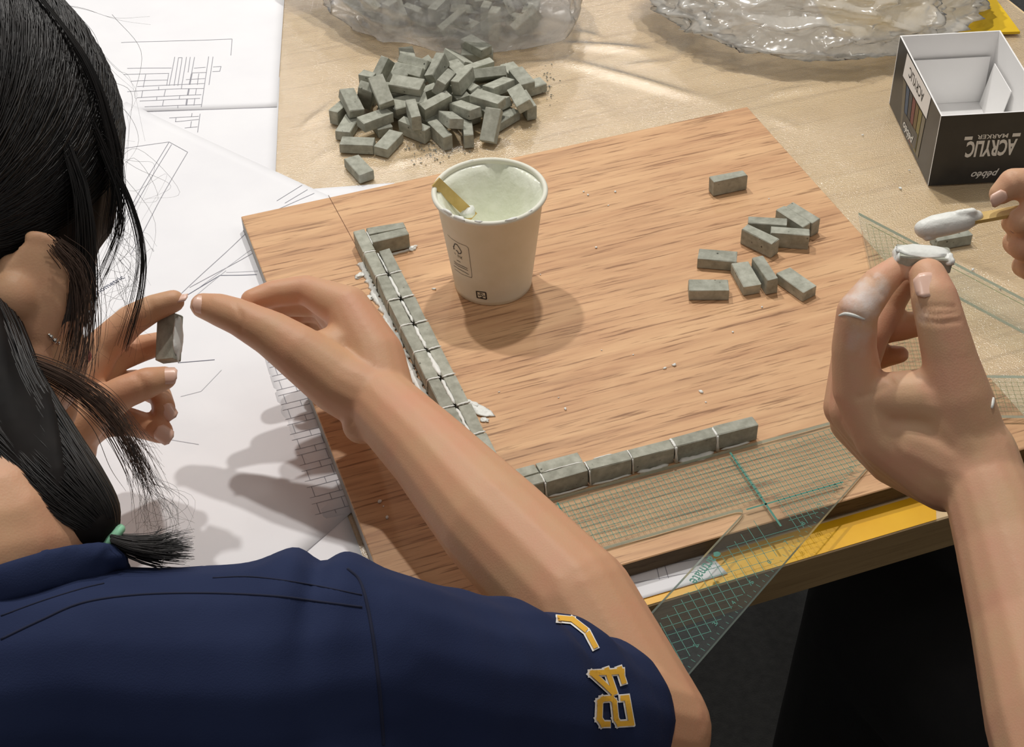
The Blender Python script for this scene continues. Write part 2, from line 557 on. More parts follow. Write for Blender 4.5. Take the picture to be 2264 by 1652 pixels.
def seg_d(p, a, b):
    ab = b - a
    t = max(0, min(1, (p - a).dot(ab) / ab.length_squared))
    return (p - a - ab * t).length, t

def film_z(x, y):
    z = 0.0003
    p = Vector((x, y))
    if y > 0.47 and x > 0.07 or x > 0.455:
        m = min(1, max(0, max(min(y - 0.47, x - 0.07), x - 0.46)) / 0.03)
        n1 = noise.noise(Vector((x * 9, y * 14, 3.1)))
        n2 = noise.noise(Vector((x * 30 + y * 22, y * 30 - x * 18, 1.7)))
        z += m * (0.0008 * max(0, n1 + 0.2) + 0.0007 * max(0, n2))
        for a, b, h, w in RW:
            d, t = seg_d(p, a, b)
            if d < 3 * w:
                z += m * h * math.exp(-(d / w) ** 2) * (math.sin(math.pi * min(1, max(0, t * 0.9 + 0.05))))
    return z

def grid_obj(name, x0, x1, y0, y1, nx, ny, zf, mat, parent=None):
    V = []; F = []
    for j in range(ny + 1):
        for i in range(nx + 1):
            x = x0 + (x1 - x0) * i / nx; y = y0 + (y1 - y0) * j / ny
            V.append((x, y, zf(x, y)))
    for j in range(ny):
        for i in range(nx):
            q = j * (nx + 1) + i
            F.append((q, q + 1, q + nx + 2, q + nx + 1))
    return mesh_obj(name, V, F, mat, parent, True)

sh = grid_obj('plastic_sheet', TX0 + 0.01, TX1 - 0.004, -0.0004, TY1 - 0.01, 400, 280, lambda x, y: TT + 0.0004 + film_z(x, y), M_FILM)
tag(sh, 'clear wrinkled plastic sheet spread over the wooden table top', 'plastic sheet')

# ------------------------------------------------------------------ sheets of paper
def paper(name, corners, z, label, wave=0.0, wf=9.0, seed=0, group='drawing sheets on the table', res=40, calm=None):
    """sheet from four corners (x, y); gentle waves lift it off the table"""
    c = [Vector(q) for q in corners]
    V = []; F = []
    n = res
    for j in range(n + 1):
        for i in range(n + 1):
            u = i / n; v = j / n
            p = (c[0] * (1 - u) + c[1] * u) * (1 - v) + (c[3] * (1 - u) + c[2] * u) * v
            w = 0
            if wave:
                k = 1.0
                if calm: k = max(0.0, min(1.0, (calm - p.x) / 0.06))
                w = wave * k * (0.5 + 0.5 * noise.noise(Vector((p.x * wf, p.y * wf * 1.3, seed)))) ** 2
            V.append((p.x, p.y, z + w))
    for j in range(n):
        for i in range(n):
            q = j * (n + 1) + i
            F.append((q, q + 1, q + n + 2, q + n + 1))
    o = mesh_obj(name, V, F, M_PAPER, None, True)
    o.modifiers.new('thickness', 'SOLIDIFY').thickness = 0.00012
    tag(o, label, 'paper', group)
    return o

def plot(parent, name, lines, mat, z, w, bvh=None):
    if len(lines) <= 8 and len(lines) > 1:
        for seg in lines:
            plot(parent, name[:-1] if name.endswith('s') else name, [seg], mat, z, w, bvh)
        return
    acc = Acc()
    for seg in lines:
        for a, b in zip(seg[:-1], seg[1:]):
            A = at(*a, z); B = at(*b, z)
            if bvh:
                k = max(1, int((B - A).length / 0.006))
                pts = []
                for i in range(k + 1):
                    p = A.lerp(B, i / k)
                    hit = bvh.ray_cast(Vector((p.x, p.y, ZB + 0.1)), Vector((0, 0, -1)))
                    pts.append(hit[0] if hit[0] else p)
                for p, q in zip(pts[:-1], pts[1:]):
                    acc.add(strip(p, q, w, 0.00022))
            else:
                acc.add(strip(A, B, w, 0.00022))
    return acc.build(name, mat, parent)

def bvh_of(o):
    me = o.data
    return BVHTree.FromPolygons([o.matrix_world @ v.co for v in me.vertices], [tuple(p.vertices) for p in me.polygons])

ZP = TT + 0.0011
pF = paper('drawing_sheet', [(-0.42, 0.02), (-0.003, 0.02), (-0.003, 0.36), (-0.42, 0.36)], ZP - 0.0002, 'large white sheet nearest the woman, reaching under her shoulder')
pA2 = paper('drawing_sheet', [(-0.385, 0.53), (0.018, 0.418), (0.081, 0.664), (-0.32, 0.78)], ZP, 'white sheet with a sliver of brick drawing below the upper sheet')
pA1 = paper('drawing_sheet', [(-0.332, 0.743), (0.067, 0.614), (0.167, 0.985), (-0.24, 1.01)], ZP + 0.0005, 'white drawing sheet with a brick wall elevation at the far left', 0.0012, 14, 5)
pE = paper('drawing_sheet', [(0.03, 0.40), (0.11, 0.40), (0.131, 0.463), (0.055, 0.482)], ZP - 0.0001, 'sliver of white paper peeking out behind the board by the lone brick', 0, res=8)
pB = paper('drawing_sheet', [(-0.411, 0.444), (-0.141, 0.023), (0.213, 0.25), (-0.057, 0.671)], ZP + 0.0002, 'white axonometric drawing sheet lying under the left edge of the board', 0.006, 9, 8, calm=-0.015)
pC = paper('drawing_sheet', [(-0.025, 0.114), (0.10, 0.110), (0.107, 0.30), (-0.018, 0.305)], ZP + 0.0003, 'white sheet printed with brick courses along the left of the board', 0, res=12)
pG = paper('drawing_sheet', [(0.06, -0.0185), (0.2035, -0.0185), (0.199, 0.004), (0.06, 0.004)], ZP - 0.0001, 'strip of white paper on the amber tape at the front table edge', 0, res=8)

c5 = lambda x, y: (200 + x * 0.2724, y * 0.2724)
A1L = [[(250, 350), (1150, 318), (1140, 450)], [(300, 560), (660, 555)], [(270, 610), (640, 600)],
       [(685, 465), (640, 700)], [(715, 470), (680, 700)], [(745, 470), (710, 700)], [(715, 470), (745, 470)], [(780, 465), (738, 725)], [(810, 465), (793, 590)], [(845, 465), (805, 690)],
       [(960, 460), (900, 870)], [(995, 462), (962, 690)], [(995, 545), (1060, 540), (1050, 580), (990, 583)], [(840, 555), (935, 548)], [(820, 595), (940, 590)],
       [(450, 610), (430, 715)], [(635, 605), (620, 700)], [(330, 665), (625, 655)], [(380, 710), (925, 680)], [(300, 750), (720, 725), (920, 720)], [(555, 710), (555, 738)], [(610, 735), (598, 785)], [(425, 745), (415, 795)],
       [(380, 798), (900, 770)], [(400, 825), (890, 800)], [(540, 790), (538, 815)], [(725, 780), (722, 805)], [(595, 815), (585, 865)], [(440, 870), (900, 850)], [(710, 860), (710, 880)], [(880, 600), (868, 690)], [(860, 720), (853, 770)], [(848, 800), (840, 858)], [(775, 650), (930, 640)]]
plot(pA1, 'plotted_lines', [[c5(*q) for q in s] for s in A1L], M_INK, ZP + 0.0006 - ZB, 0.00055, bvh_of(pA1))
plot(pA1, 'thick_plotted_lines', [[c5(*q) for q in s] for s in [[(800, 725), (790, 775)], [(785, 805), (778, 858)], [(823, 600), (805, 690)]]], M_INK, ZP + 0.0006 - ZB, 0.0014, bvh_of(pA1))
plot(pA2, 'plotted_lines', [[c5(*q) for q in s] for s in [[(890, 925), (870, 1075)], [(640, 958), (880, 945)], [(690, 990), (880, 970)], [(825, 920), (820, 948)], [(695, 958), (690, 990)], [(820, 985), (812, 1035)], [(765, 1040), (870, 1030)]]], M_INK, ZP - ZB, 0.00055)
bB = bvh_of(pB)
plot(pB, 'plotted_lines', [[c5(*q) for q in s] for s in [[(280, 1220), (640, 1160), (790, 1240), (560, 1652), (330, 2080)], [(640, 1160), (360, 1652), (150, 2030)], [(660, 1180), (385, 1660), (180, 2040)]]]
     + [[(612, 445), (668, 410)], [(630, 450), (680, 420)], [(600, 470), (695, 428)], [(420, 640), (560, 560), (538, 510)], [(395, 660), (556, 505)]], M_INK, ZP - ZB, 0.0005, bB)
plot(pB, 'dark_plotted_lines', [[(412, 658), (487, 611), (568, 608)], [(395, 804), (475, 797)]], M_INK_DARK, ZP - ZB, 0.0006, bB)
plot(pB, 'faint_lines', [[(440, 640), (545, 560), (560, 550)], [(500, 604), (570, 600)], [(400, 880), (445, 868), (490, 820)], [(430, 660), (500, 600)], [(380, 975), (440, 985)]], M_PENCIL, ZP - ZB, 0.0005, bB)
# word on the axonometric sheet
ax = fit_text('Axonometric', 0.038, 0.0058)
o0 = at(230, 645, -0.0138); d0 = (at(275, 620, -0.0138) - at(218, 656, -0.0138)); d0.z = 0; d0.normalize()
pl = place(ax, o0, d0, Vector((-d0.y, d0.x, 0)))
hit = [bB.ray_cast(Vector((p.x, p.y, ZB + 0.1)), Vector((0, 0, -1)))[0] for p in pl[0]]
mesh_obj('caption', [(h if h else p) + Vector((0, 0, 0.0003)) for h, p in zip(hit, pl[0])], pl[1], M_INK_DARK, pB)
# brick courses
crs = []
y = 0.303
k = 0
zc = ZP + 0.0003
acc = Acc()
xl, xr = -0.021, 0.004
while y > 0.118:
    hh = 0.0098 if k % 2 == 0 else 0.0060
    acc.add(strip((xl + 0.001 + 0.03 * (y - 0.2), y, zc), (xr, y, zc), 0.0004, 0.0002))
    for xx in ([-0.0165, 0.0] if k % 2 == 0 else [-0.0065]):
        xx += 0.035 * (y - 0.2)
        acc.add(strip((xx, y, zc), (xx, max(y - hh, 0.116), zc), 0.0004, 0.0002))
    y -= hh
    k += 1
acc.build('plotted_brick_courses', M_INK, pC)
plot(pG, 'plotted_lines', [[(1452, 1255), (1458, 1282)], [(1470, 1252), (1478, 1279)], [(1400, 1262), (1570, 1232)], [(1400, 1290), (1580, 1257)]], M_INK, -0.0137, 0.0005)
plot(pF, 'plotted_lines', [[(490, 1200), (680, 1160)], [(430, 1225), (640, 1175)]], M_INK, -0.0137, 0.0006, bvh_of(pF))

# ------------------------------------------------------------------ the board
bm = box_bm(0.4417, 0.4432, 0.013, 0.0006)
for f in bm.faces:
    f.material_index = 0 if f.normal.z > 0.5 else (2 if f.normal.y < -0.5 or f.normal.z < -0.5 else 1)
board = bm_obj('wood_board', bm, [M_BOARD, M_BOARD_EDGE, M_BOARD_FRONT])
board.location = (0.4417 / 2, 0.4432 / 2, ZB - 0.0065)
tag(board, 'square wood grain laminate board under the little brick wall', 'board')
p0, p1 = at(726, 432, 0), at(785, 540, 0)
lv = strip((p0.x, p0.y, ZB), (p1.x, p1.y, ZB), 0.0005, 0.00015)
o = mesh_obj('pencil_line', *lv, plain('pencil brown', srgb(120, 84, 60), 0.8), board)
# ------------------------------------------------------------------ little concrete bricks
BL, BW, BT = 0.029, 0.0135, 0.0088
def concrete(name, a, b):
    x = NT(name)
    oi = x.n('ShaderNodeObjectInfo')
    tc = x.n('ShaderNodeTexCoord')
    ad = x.n('ShaderNodeVectorMath', operation='ADD')
    sc_ = x.n('ShaderNodeVectorMath', operation='SCALE'); sc_.inputs['Scale'].default_value = 3.0
    cb = x.n('ShaderNodeCombineXYZ')
    for i in range(3): x.l(oi.outputs['Random'], cb.inputs[i])
    x.l(cb.outputs[0], sc_.inputs[0]); x.l(tc.outputs['Object'], ad.inputs[0]); x.l(sc_.outputs[0], ad.inputs[1])
    v = ad.outputs[0]
    col = x.ramp(x.noise(v, 160, 5), [(0.32, a), (0.68, b)])
    pit = x.n('ShaderNodeTexVoronoi'); pit.inputs['Scale'].default_value = 170; x.l(v, pit.inputs['Vector'])
    gate = x.ramp(x.noise(v, 90, 2), [(0.55, (1, 1, 1, 1)), (0.62, (0, 0, 0, 1))])
    pm = x.ramp(pit.outputs['Distance'], [(0.10, (0.22, 0.22, 0.21, 1)), (0.17, (1, 1, 1, 1))])
    pm2 = x.mix(gate, pm, (1, 1, 1, 1))
    hue = x.n('ShaderNodeHueSaturation')
    mr = x.n('ShaderNodeMapRange'); mr.inputs[3].default_value = 0.88; mr.inputs[4].default_value = 1.12
    x.l(oi.outputs['Random'], mr.inputs[0]); x.l(mr.outputs[0], hue.inputs['Value'])
    x.l(x.mix(1.0, col, pm2, 'MULTIPLY'), hue.inputs['Color'])
    x.set(Base_Color=hue.outputs[0], Roughness=0.88)
    x.b.inputs['Specular IOR Level'].default_value = 0.25
    x.bump(x.noise(v, 420, 4), 0.35, 0.0006)
    return x.m
M_BRICK = concrete('grey cast concrete', srgb(150, 151, 138), srgb(180, 181, 168))
def mortar_mat(name, a, b, rough=0.45):
    return mottled(name, a, b, 120, rough, 0.35, 260, 0.001)
M_MORTAR = mortar_mat('white filler paste', srgb(226, 228, 222), srgb(240, 241, 236))

def brick_mesh(seed):
    rnd = random.Random(seed)
    bm = box_bm(BL, BW, BT, 0.0005)
    for v in bm.verts:
        v.co += Vector((rnd.uniform(-1, 1), rnd.uniform(-1, 1), rnd.uniform(-1, 1))) * 0.00028
    # one chipped corner
    c = Vector((rnd.choice((-1, 1)) * BL / 2, rnd.choice((-1, 1)) * BW / 2, rnd.choice((-1, 1)) * BT / 2))
    for v in bm.verts:
        if (v.co - c).length < 0.0016:
            v.co *= 0.975
    me = bpy.data.meshes.new('mini_brick')
    bm.normal_update(); bm.to_mesh(me); bm.free()
    me.materials.append(M_BRICK)
    return me
BRICKS = [brick_mesh(s) for s in range(8)]
_bn = [0]
def brick(name='mini_brick', loc=(0, 0, 0), quat=None, parent=None):
    o = bpy.data.objects.new(name, BRICKS[_bn[0] % 8])
    _bn[0] += 1
    o.location = loc
    if quat is not None:
        o.rotation_mode = 'QUATERNION'
        o.rotation_quaternion = quat
    return link(o, parent)

def yaw_quat(yaw, edge=False, pitch=0.0):
    e = Euler((math.pi / 2 if edge else 0, pitch, yaw), 'XYZ')
    return e.to_quaternion()

def brick_from_axis(a, b, edge, base, label, group=None, dz=0.0):
    """brick standing on level `base`, its top ridge running between two seen points"""
    h = BW if edge else BT
    A = at(*a, base - ZB + h); B = at(*b, base - ZB + h)
    m = (A + B) / 2
    o = brick('mini_brick', (m.x, m.y, base + h / 2 + 0.0002 + dz), yaw_quat(math.atan2(B.y - A.y, B.x - A.x), edge))
    tag(o, label, 'brick', group)
    return o

c4 = lambda x, y: (1480 + x * 0.2119, 350 + y * 0.2119)
G1 = 'loose bricks on the board'
for a, b, e, lab in [
    ((205, 1327), (615, 1325), False, 'small grey brick lying flat, nearest the front of the loose group on the board'),
    ((305, 995), (700, 1028), False, 'small grey brick lying flat at the left, behind the frontmost loose brick'),
    ((733, 1085), (866, 1328), False, 'small grey brick with pale speckled top, leaning flat against an upright one'),
    ((922, 1028), (1080, 1265), True, 'small grey brick on edge between two flat bricks in the front trio'),
    ((1190, 1168), (1462, 1362), False, 'small grey pitted brick at the right end of the front row of loose bricks'),
    ((788, 715), (1108, 870), True, 'small grey brick on edge at the left of the rear cluster, slanting towards the viewer'),
    ((1055, 745), (1467, 770), True, 'small grey brick on edge at the front right of the rear cluster'),
    ((830, 640), (1225, 664), True, 'small grey brick on edge half hidden in the middle of the rear cluster'),
    ((1150, 512), (1440, 700), True, 'small grey brick with a chipped end, front one of the touching pair at the rear'),
    ((1243, 476), (1538, 658), True, 'small grey brick at the very back of the rear cluster, touching its twin'),
    ((442, 222), (790, 152), True, 'lone rounded grey brick standing on edge far from the others on the board')]:
    brick_from_axis(c4(*a), c4(*b), e, ZB, lab, G1)
brick_from_axis((2068, 523), (2140, 510), False, TT + 0.0008, 'small grey brick on the table behind the plaster-covered stick', None)

special = {}
front = min(range(len(HEAP)), key=lambda i: HEAP[i][1])
special[front] = 'small grey brick lying alone in front of the heap, by the board'
special[min(range(len(HEAP)), key=lambda i: HEAP[i][0] * 0.94 - HEAP[i][1] * 0.33)] = 'small grey brick at the far left end of the heap'
special[max(range(len(HEAP)), key=lambda i: HEAP[i][0] * 0.94 - HEAP[i][1] * 0.33)] = 'small grey brick at the far right end of the heap'
special[max(range(len(HEAP)), key=lambda i: HEAP[i][1])] = 'rearmost small grey brick of the heap, nearest the full bag'
special[sorted(range(len(HEAP)), key=lambda i: HEAP[i][1])[1]] = 'front brick of the heap proper, behind the one lying alone'
top = max(range(len(HEAP)), key=lambda i: HEAP[i][2])
special[top] = 'topmost small grey brick of the loose heap'
def seen(r):
    q = MR.transposed() @ (Vector((r[0], r[1], TT + r[2])) - CAM)
    return (q.x / -q.z, q.y / q.z)              # right, down
ORD = ['first', 'second', 'third', 'fourth', 'fifth', 'sixth', 'seventh', 'eighth', 'ninth', 'tenth']
rest = [i for i in range(len(HEAP)) if i not in special]
tops = sorted(sorted(rest, key=lambda i: -HEAP[i][2])[:10], key=lambda i: seen(HEAP[i])[0])
foot = sorted([i for i in sorted([i for i in rest if i not in tops], key=lambda i: -seen(HEAP[i])[1]) if HEAP[i][2] < 0.012][:8], key=lambda i: seen(HEAP[i])[0])
for k, i in enumerate(tops): special[i] = 'small grey brick lying on top of the heap, %s from the left up there' % ORD[k]
for k, i in enumerate(foot): special[i] = 'small grey brick along the front foot of the heap, %s from the left' % ORD[k]
for i, r in enumerate(HEAP):
    o = brick('mini_brick', (r[0], r[1], TT + 0.0014 + r[2]), r[3:])
    tag(o, special.get(i, 'small grey concrete brick half buried in the middle of the loose heap'), 'brick', 'bricks in the loose heap')
for i, r in enumerate(BAGGED):
    o = brick('mini_brick', (r[0] - 0.038, r[1] - 0.033, TT + 0.008 + r[2]), r[3:])
    tag(o, 'small grey brick seen dimly inside the clear plastic bag', 'brick', 'bricks inside the plastic bag')

# ------------------------------------------------------------------ paste lumps
def lump(center, size, seed, sub=2, rough=0.35, yaw=0.0, flat=None):
    bm = bmesh.new()
    bmesh.ops.create_icosphere(bm, subdivisions=sub, radius=1.0)
    for v in bm.verts:
        n = v.co.normalized()
        k = 1 + rough * noise.noise(n * 1.7 + Vector((seed * 3.1, seed * 1.7, seed))) + rough * 0.5 * noise.noise(n * 4.3 + Vector((seed, 0, seed * 2)))
        v.co = Vector((n.x * size[0] * k, n.y * size[1] * k, n.z * size[2] * k))
    bmesh.ops.rotate(bm, matrix=Matrix.Rotation(yaw, 3, 'Z'), verts=bm.verts)
    bmesh.ops.translate(bm, vec=center, verts=bm.verts)
    if flat is not None:
        for v in bm.verts:
            v.co.z = max(v.co.z, flat)
    V = [v.co.copy() for v in bm.verts]
    bm.verts.index_update()
    F = [tuple(v.index for v in f.verts) for f in bm.faces]
    bm.free()
    return V, F

def ribbon(pts, w, h, seed, jag=0.5, n=5):
    """thin ragged bead of paste along a path"""
    path = catmull(pts, n)
    V = []; F = []
    m = len(path)
    for i, p in enumerate(path):
        t = (path[min(i + 1, m - 1)] - path[max(i - 1, 0)]).normalized()
        s = Vector((-t.y, t.x, 0)).normalized()
        k = 1 + jag * noise.noise(Vector((i * 0.9, seed, 0.3)))
        k2 = 1 + jag * noise.noise(Vector((i * 0.8, seed, 7.3)))
        e = 0.25 if i in (0, m - 1) else 1.0
        up = Vector((0, 0, h * e * (0.8 + 0.4 * noise.noise(Vector((i * 0.7, seed, 4))))))
        V += [p - s * w * k * e, p - s * w * 0.5 * k * e + up, p + s * w * 0.5 * k2 * e + up, p + s * w * k2 * e]
    for i in range(m - 1):
        for k in range(3):
            q = i * 4 + k
            F.append((q, q + 1, q + 5, q + 4))
        F.append((i * 4 + 3, i * 4, i * 4 + 4, i * 4 + 7))
    F.append((0, 3, 2, 1)); q = (m - 1) * 4; F.append((q, q + 1, q + 2, q + 3))
    return V, F

# ------------------------------------------------------------------ the L-shaped miniature wall
wall = thing('brickwork_model', 'L-shaped low wall of grey mini bricks bedded in white paste on the board', 'brick model', (0.09, 0.22, ZB))
Q90 = yaw_quat(math.pi / 2, True)
Q0 = yaw_quat(0, True)
HW = ZB + BW / 2 + 0.0004
rj = random.Random(5)
def wb_(x, y, q, dyaw=0.0):
    qq = Euler((0, 0, dyaw + rj.uniform(-0.02, 0.02))).to_quaternion() @ q
    return brick('brick', (x, y, HW + rj.uniform(0, 0.0005)), qq, wall)
wx = lambda y: 0.0738 + 0.0125 * (0.3728 - y)
yk = [0.3728 - 0.0308 * k for k in range(10)]
for k in range(10):
    yc = yk[k] - 0.0147
    if yc > 0.09:
        wb_(wx(yc) + 0.0043, yc, Q90)
    if k >= 1 and yc > 0.09:
        wb_(wx(yc) + 0.0153, yc - 0.0005, Q90)
wb_(0.0982, 0.3577, Q0); wb_(0.0985, 0.3669, Q0, -0.06)
for x0 in (0.0875, 0.1172, 0.1474, 0.1768, 0.2073, 0.2364):
    wb_(x0 + 0.0145, 0.0736, Q0)
for x0 in (0.1172, 0.0876):
    wb_(x0 + 0.0143, 0.0829, Q0)
zt = ZB + BW + 0.0004
def joint(vf):
    mesh_obj('mortar_joint', vf[0], vf[1], M_MORTAR, wall, True)
for k in range(1, 10):
    y = yk[k] + 0.0008
    if y > 0.09:
        joint(ribbon([(wx(y) - 0.0006, y, zt - 0.006), (wx(y) + 0.0002, y, zt - 0.0008), (wx(y) + 0.004, y + 0.0003, zt - 0.0004), (wx(y) + 0.0093, y, zt - 0.0004)], 0.0008, 0.0010, k, 0.5))
        if k > 1:
            joint(ribbon([(wx(y) + 0.0105, y - 0.0004, zt - 0.0005), (wx(y) + 0.015, y, zt - 0.0004), (wx(y) + 0.0203, y, zt - 0.0005)], 0.0008, 0.0010, k + 20, 0.6))
    yc = yk[k] - 0.0147
    if k < 9:
        wj = [0, 0.0008, 0.0013, 0.0012, 0.0017, 0.0022, 0.0016, 0.0013, 0.001][k]
        joint(ribbon([(wx(yc + 0.013) + 0.0096, yc + 0.013, zt - 0.0008), (wx(yc) + 0.0097, yc, zt - 0.0004), (wx(yc - 0.012) + 0.0099, yc - 0.0135, zt - 0.0006)], wj * 0.95, 0.0014, k + 40, 0.8))
joint(ribbon([(0.0835, 0.370, zt - 0.0008), (0.0836, 0.36, zt - 0.0008), (0.0838, 0.3525, zt - 0.0015)], 0.0006, 0.0008, 61))
for i, x0 in enumerate((0.1172, 0.1472, 0.1768, 0.2070, 0.2364)):
    w = (0.0006, 0.0005, 0.0005, 0.0010, 0.0009)[i]
    joint(ribbon([(x0 - 0.0004, 0.0783, zt - 0.0006), (x0 - 0.0004, 0.074, zt - 0.0002), (x0 - 0.0004, 0.0694, zt - 0.0004)], w * 1.2, 0.0009, i + 70, 0.5))
    v, f = tube([(x0 - 0.0003, 0.0691, zt - 0.0003), (x0, 0.0689, zt - 0.006), (x0 + 0.0003, 0.0686, ZB + 0.0008)], [w * 0.9, w * 0.7, w * 1.5], 6)
    joint((v, f))
joint(ribbon([(0.119, 0.0784, zt - 0.0004), (0.131, 0.0785, zt - 0.0003), (0.146, 0.0785, zt - 0.0004)], 0.0005, 0.0007, 90, 0.7))
joint(ribbon([(0.153, 0.0784, zt - 0.0006), (0.158, 0.0785, zt - 0.0005), (0.166, 0.0785, zt - 0.0006)], 0.0005, 0.0006, 91, 0.7))
# squeezed-out beds
def bed(vf):
    mesh_obj('mortar_bed', vf[0], vf[1], M_MORTAR, wall, True)
bed(ribbon([(wx(0.345) - 0.001, 0.350, ZB), (wx(0.33) - 0.002, 0.33, ZB), (wx(0.31) - 0.0025, 0.308, ZB), (wx(0.28) - 0.002, 0.282, ZB), (wx(0.25) - 0.003, 0.252, ZB), (wx(0.22) - 0.0035, 0.22, ZB), (wx(0.19) - 0.003, 0.19, ZB), (wx(0.15) - 0.002, 0.15, ZB), (wx(0.1) - 0.001, 0.10, ZB)], 0.0030, 0.0022, 3, 1.1, 12))
for q, s, sd in [((797, 610), (0.0045, 0.0025, 0.0012), 1), ((812, 662), (0.0050, 0.0028, 0.0014), 2), ((828, 640), (0.003, 0.002, 0.001), 3), ((852, 718), (0.0045, 0.004, 0.0016), 4), ((872, 748), (0.005, 0.004, 0.0016), 5), ((890, 790), (0.005, 0.0045, 0.0016), 6), ((905, 820), (0.004, 0.003, 0.0012), 7),
                 ((1062, 908), (0.0085, 0.0045, 0.0012), 8), ((1045, 896), (0.006, 0.003, 0.0012), 9), ((1072, 930), (0.003, 0.002, 0.001), 10), ((912, 551), (0.0035, 0.0022, 0.0018), 11)]:
    p = at(*q, 0)
    bed(lump((p.x, p.y, ZB + 0.0005), s, sd, 3, 0.6, -0.9 if sd in (8, 9, 10) else 0.4, ZB + 0.0001))
bed(ribbon([(0.088, 0.3515, ZB), (0.10, 0.3512, ZB), (0.113, 0.352, ZB)], 0.0012, 0.0015, 5, 0.6))
for i, (x0, x1, w) in enumerate([(0.118, 0.146, 0.0008), (0.148, 0.176, 0.0008), (0.180, 0.202, 0.0016), (0.209, 0.234, 0.0028), (0.239, 0.260, 0.0009)]):
    bed(ribbon([(x0, 0.0688, ZB + 0.0003), ((x0 + x1) / 2, 0.0684 - w * 0.4, ZB + 0.0003), (x1, 0.0688, ZB + 0.0003)], w, 0.0012 + w * 0.3, i + 30, 0.5))

# crumbs of dry paste scattered on board, triangle and film
rc = random.Random(11)
acc = Acc()
crumbs = [(1290, 425), (1300, 432), (1318, 548), (1400, 785), (1490, 808), (1103, 868), (1470, 1450), (1195, 608), (1620, 735), (1685, 680), (1550, 868), (1345, 455), (1360, 425), (840, 1110), (856, 1145), (848, 1120), (1330, 775), (1235, 880), (1250, 905), (1560, 890), (1120, 650), (960, 640), (895, 740), (1700, 440), (1470, 815), (1085, 985)]
for q in crumbs:
    p = at(*q, 0)
    if not (0.0 < p.x < 0.44 and 0 < p.y < 0.443): continue
    s = rc.uniform(0.0007, 0.0017)
    acc.add(lump((p.x, p.y, ZB + s * 0.35), (s, s * rc.uniform(0.5, 0.9), s * 0.5), rc.random() * 50, 1, 0.6, rc.random() * 3, ZB + 0.0001))
tag(acc.build('paste_crumbs', M_MORTAR, None, True), 'tiny white crumbs of dried paste scattered over the board', 'crumbs', kind='stuff')
acc = Acc()
for q in [(1907, 302), (1790, 495), (2010, 380), (2150, 600), (2210, 640), (1990, 420)]:
    p = at(*q, -0.0145)
    s = rc.uniform(0.0009, 0.0018)
    acc.add(lump((p.x, p.y, TT + 0.0012 + s * 0.3), (s, s * 0.7, s * 0.5), rc.random() * 50, 1, 0.6, rc.random() * 3))
tag(acc.build('paste_crumbs', M_MORTAR, None, True), 'few white crumbs of dried paste on the film right of the board', 'crumbs', kind='stuff')
acc = Acc()
M_DUST = mottled('grey cement crumbs', srgb(120, 120, 110), srgb(150, 150, 140), 200, 0.95)
for i in range(150):
    if i < 100: q = (rc.gauss(945, 38), rc.gauss(338, 16))
    else: q = (rc.gauss(1205, 14), rc.gauss(185, 22))
    p = at(*q, -0.0145)
    if p.y < 0.448: continue
    s = rc.uniform(0.0003, 0.0011) * (1.5 if rc.random() < 0.1 else 1)
    acc.add(lump((p.x, p.y, TT + 0.0010 + s * 0.3), (s, s * 0.8, s * 0.45), rc.random() * 50, 1, 0.5, rc.random() * 3))
tag(acc.build('cement_dust', M_DUST, None, True), 'grey cement dust and chips on the film beside the heap', 'dust', kind='stuff')
# ------------------------------------------------------------------ paper cup with paste and stirring stick
CUP = Vector((0.1586, 0.2917, ZB))
RB, RT, HC = 0.0288, 0.0392, 0.0835
M_CUP = mottled('white cup paper', srgb(226, 225, 208), srgb(234, 233, 220), 45, 0.55, 0)
M_CUP.node_tree.nodes['Principled BSDF'].inputs['Subsurface Weight'].default_value = 0.0
M_PASTE = mottled('wet greenish white paste', srgb(222, 226, 206), srgb(236, 238, 222), 60, 0.3, 0.4, 90, 0.003)
M_STICK = mottled('pale bamboo', srgb(196, 164, 92), srgb(214, 184, 116), 120, 0.55, 0.15)
M_PRINT = plain('dark grey print', srgb(70, 68, 66), 0.7)

def lathe(profile, n, center):
    V = []; F = []
    for r, z in profile:
        for k in range(n):
            a = 2 * math.pi * k / n
            V.append((center[0] + r * math.cos(a), center[1] + r * math.sin(a), center[2] + z))
    for i in range(len(profile) - 1):
        for k in range(n):
            k2 = (k + 1) % n
            F.append((i * n + k, i * n + k2, (i + 1) * n + k2, (i + 1) * n + k))
    F.append(tuple(range(n))[::-1])
    F.append(tuple(range((len(profile) - 1) * n, len(profile) * n)))
    return V, F

cup = thing('paper_cup', 'white paper cup of greenish paste standing on the board', 'cup', CUP)
prof = [(RB - 0.001, 0.0), (RB, 0.0006), (RB + 0.0002, 0.004), (RT - 0.0008, HC - 0.004)]
for k in range(9):
    a = -math.pi / 2 + math.pi * 1.5 * k / 8
    prof.append((RT + 0.0004 + 0.0019 * math.cos(a), HC - 0.0019 + 0.0019 * math.sin(a)))
prof += [(RT - 0.0012, HC - 0.004), (RB - 0.0002, 0.008), (RB - 0.002, 0.007), (0.002, 0.0068)]
cw = mesh_obj('cup_wall', *lathe(prof, 72, CUP), M_CUP, cup, True)
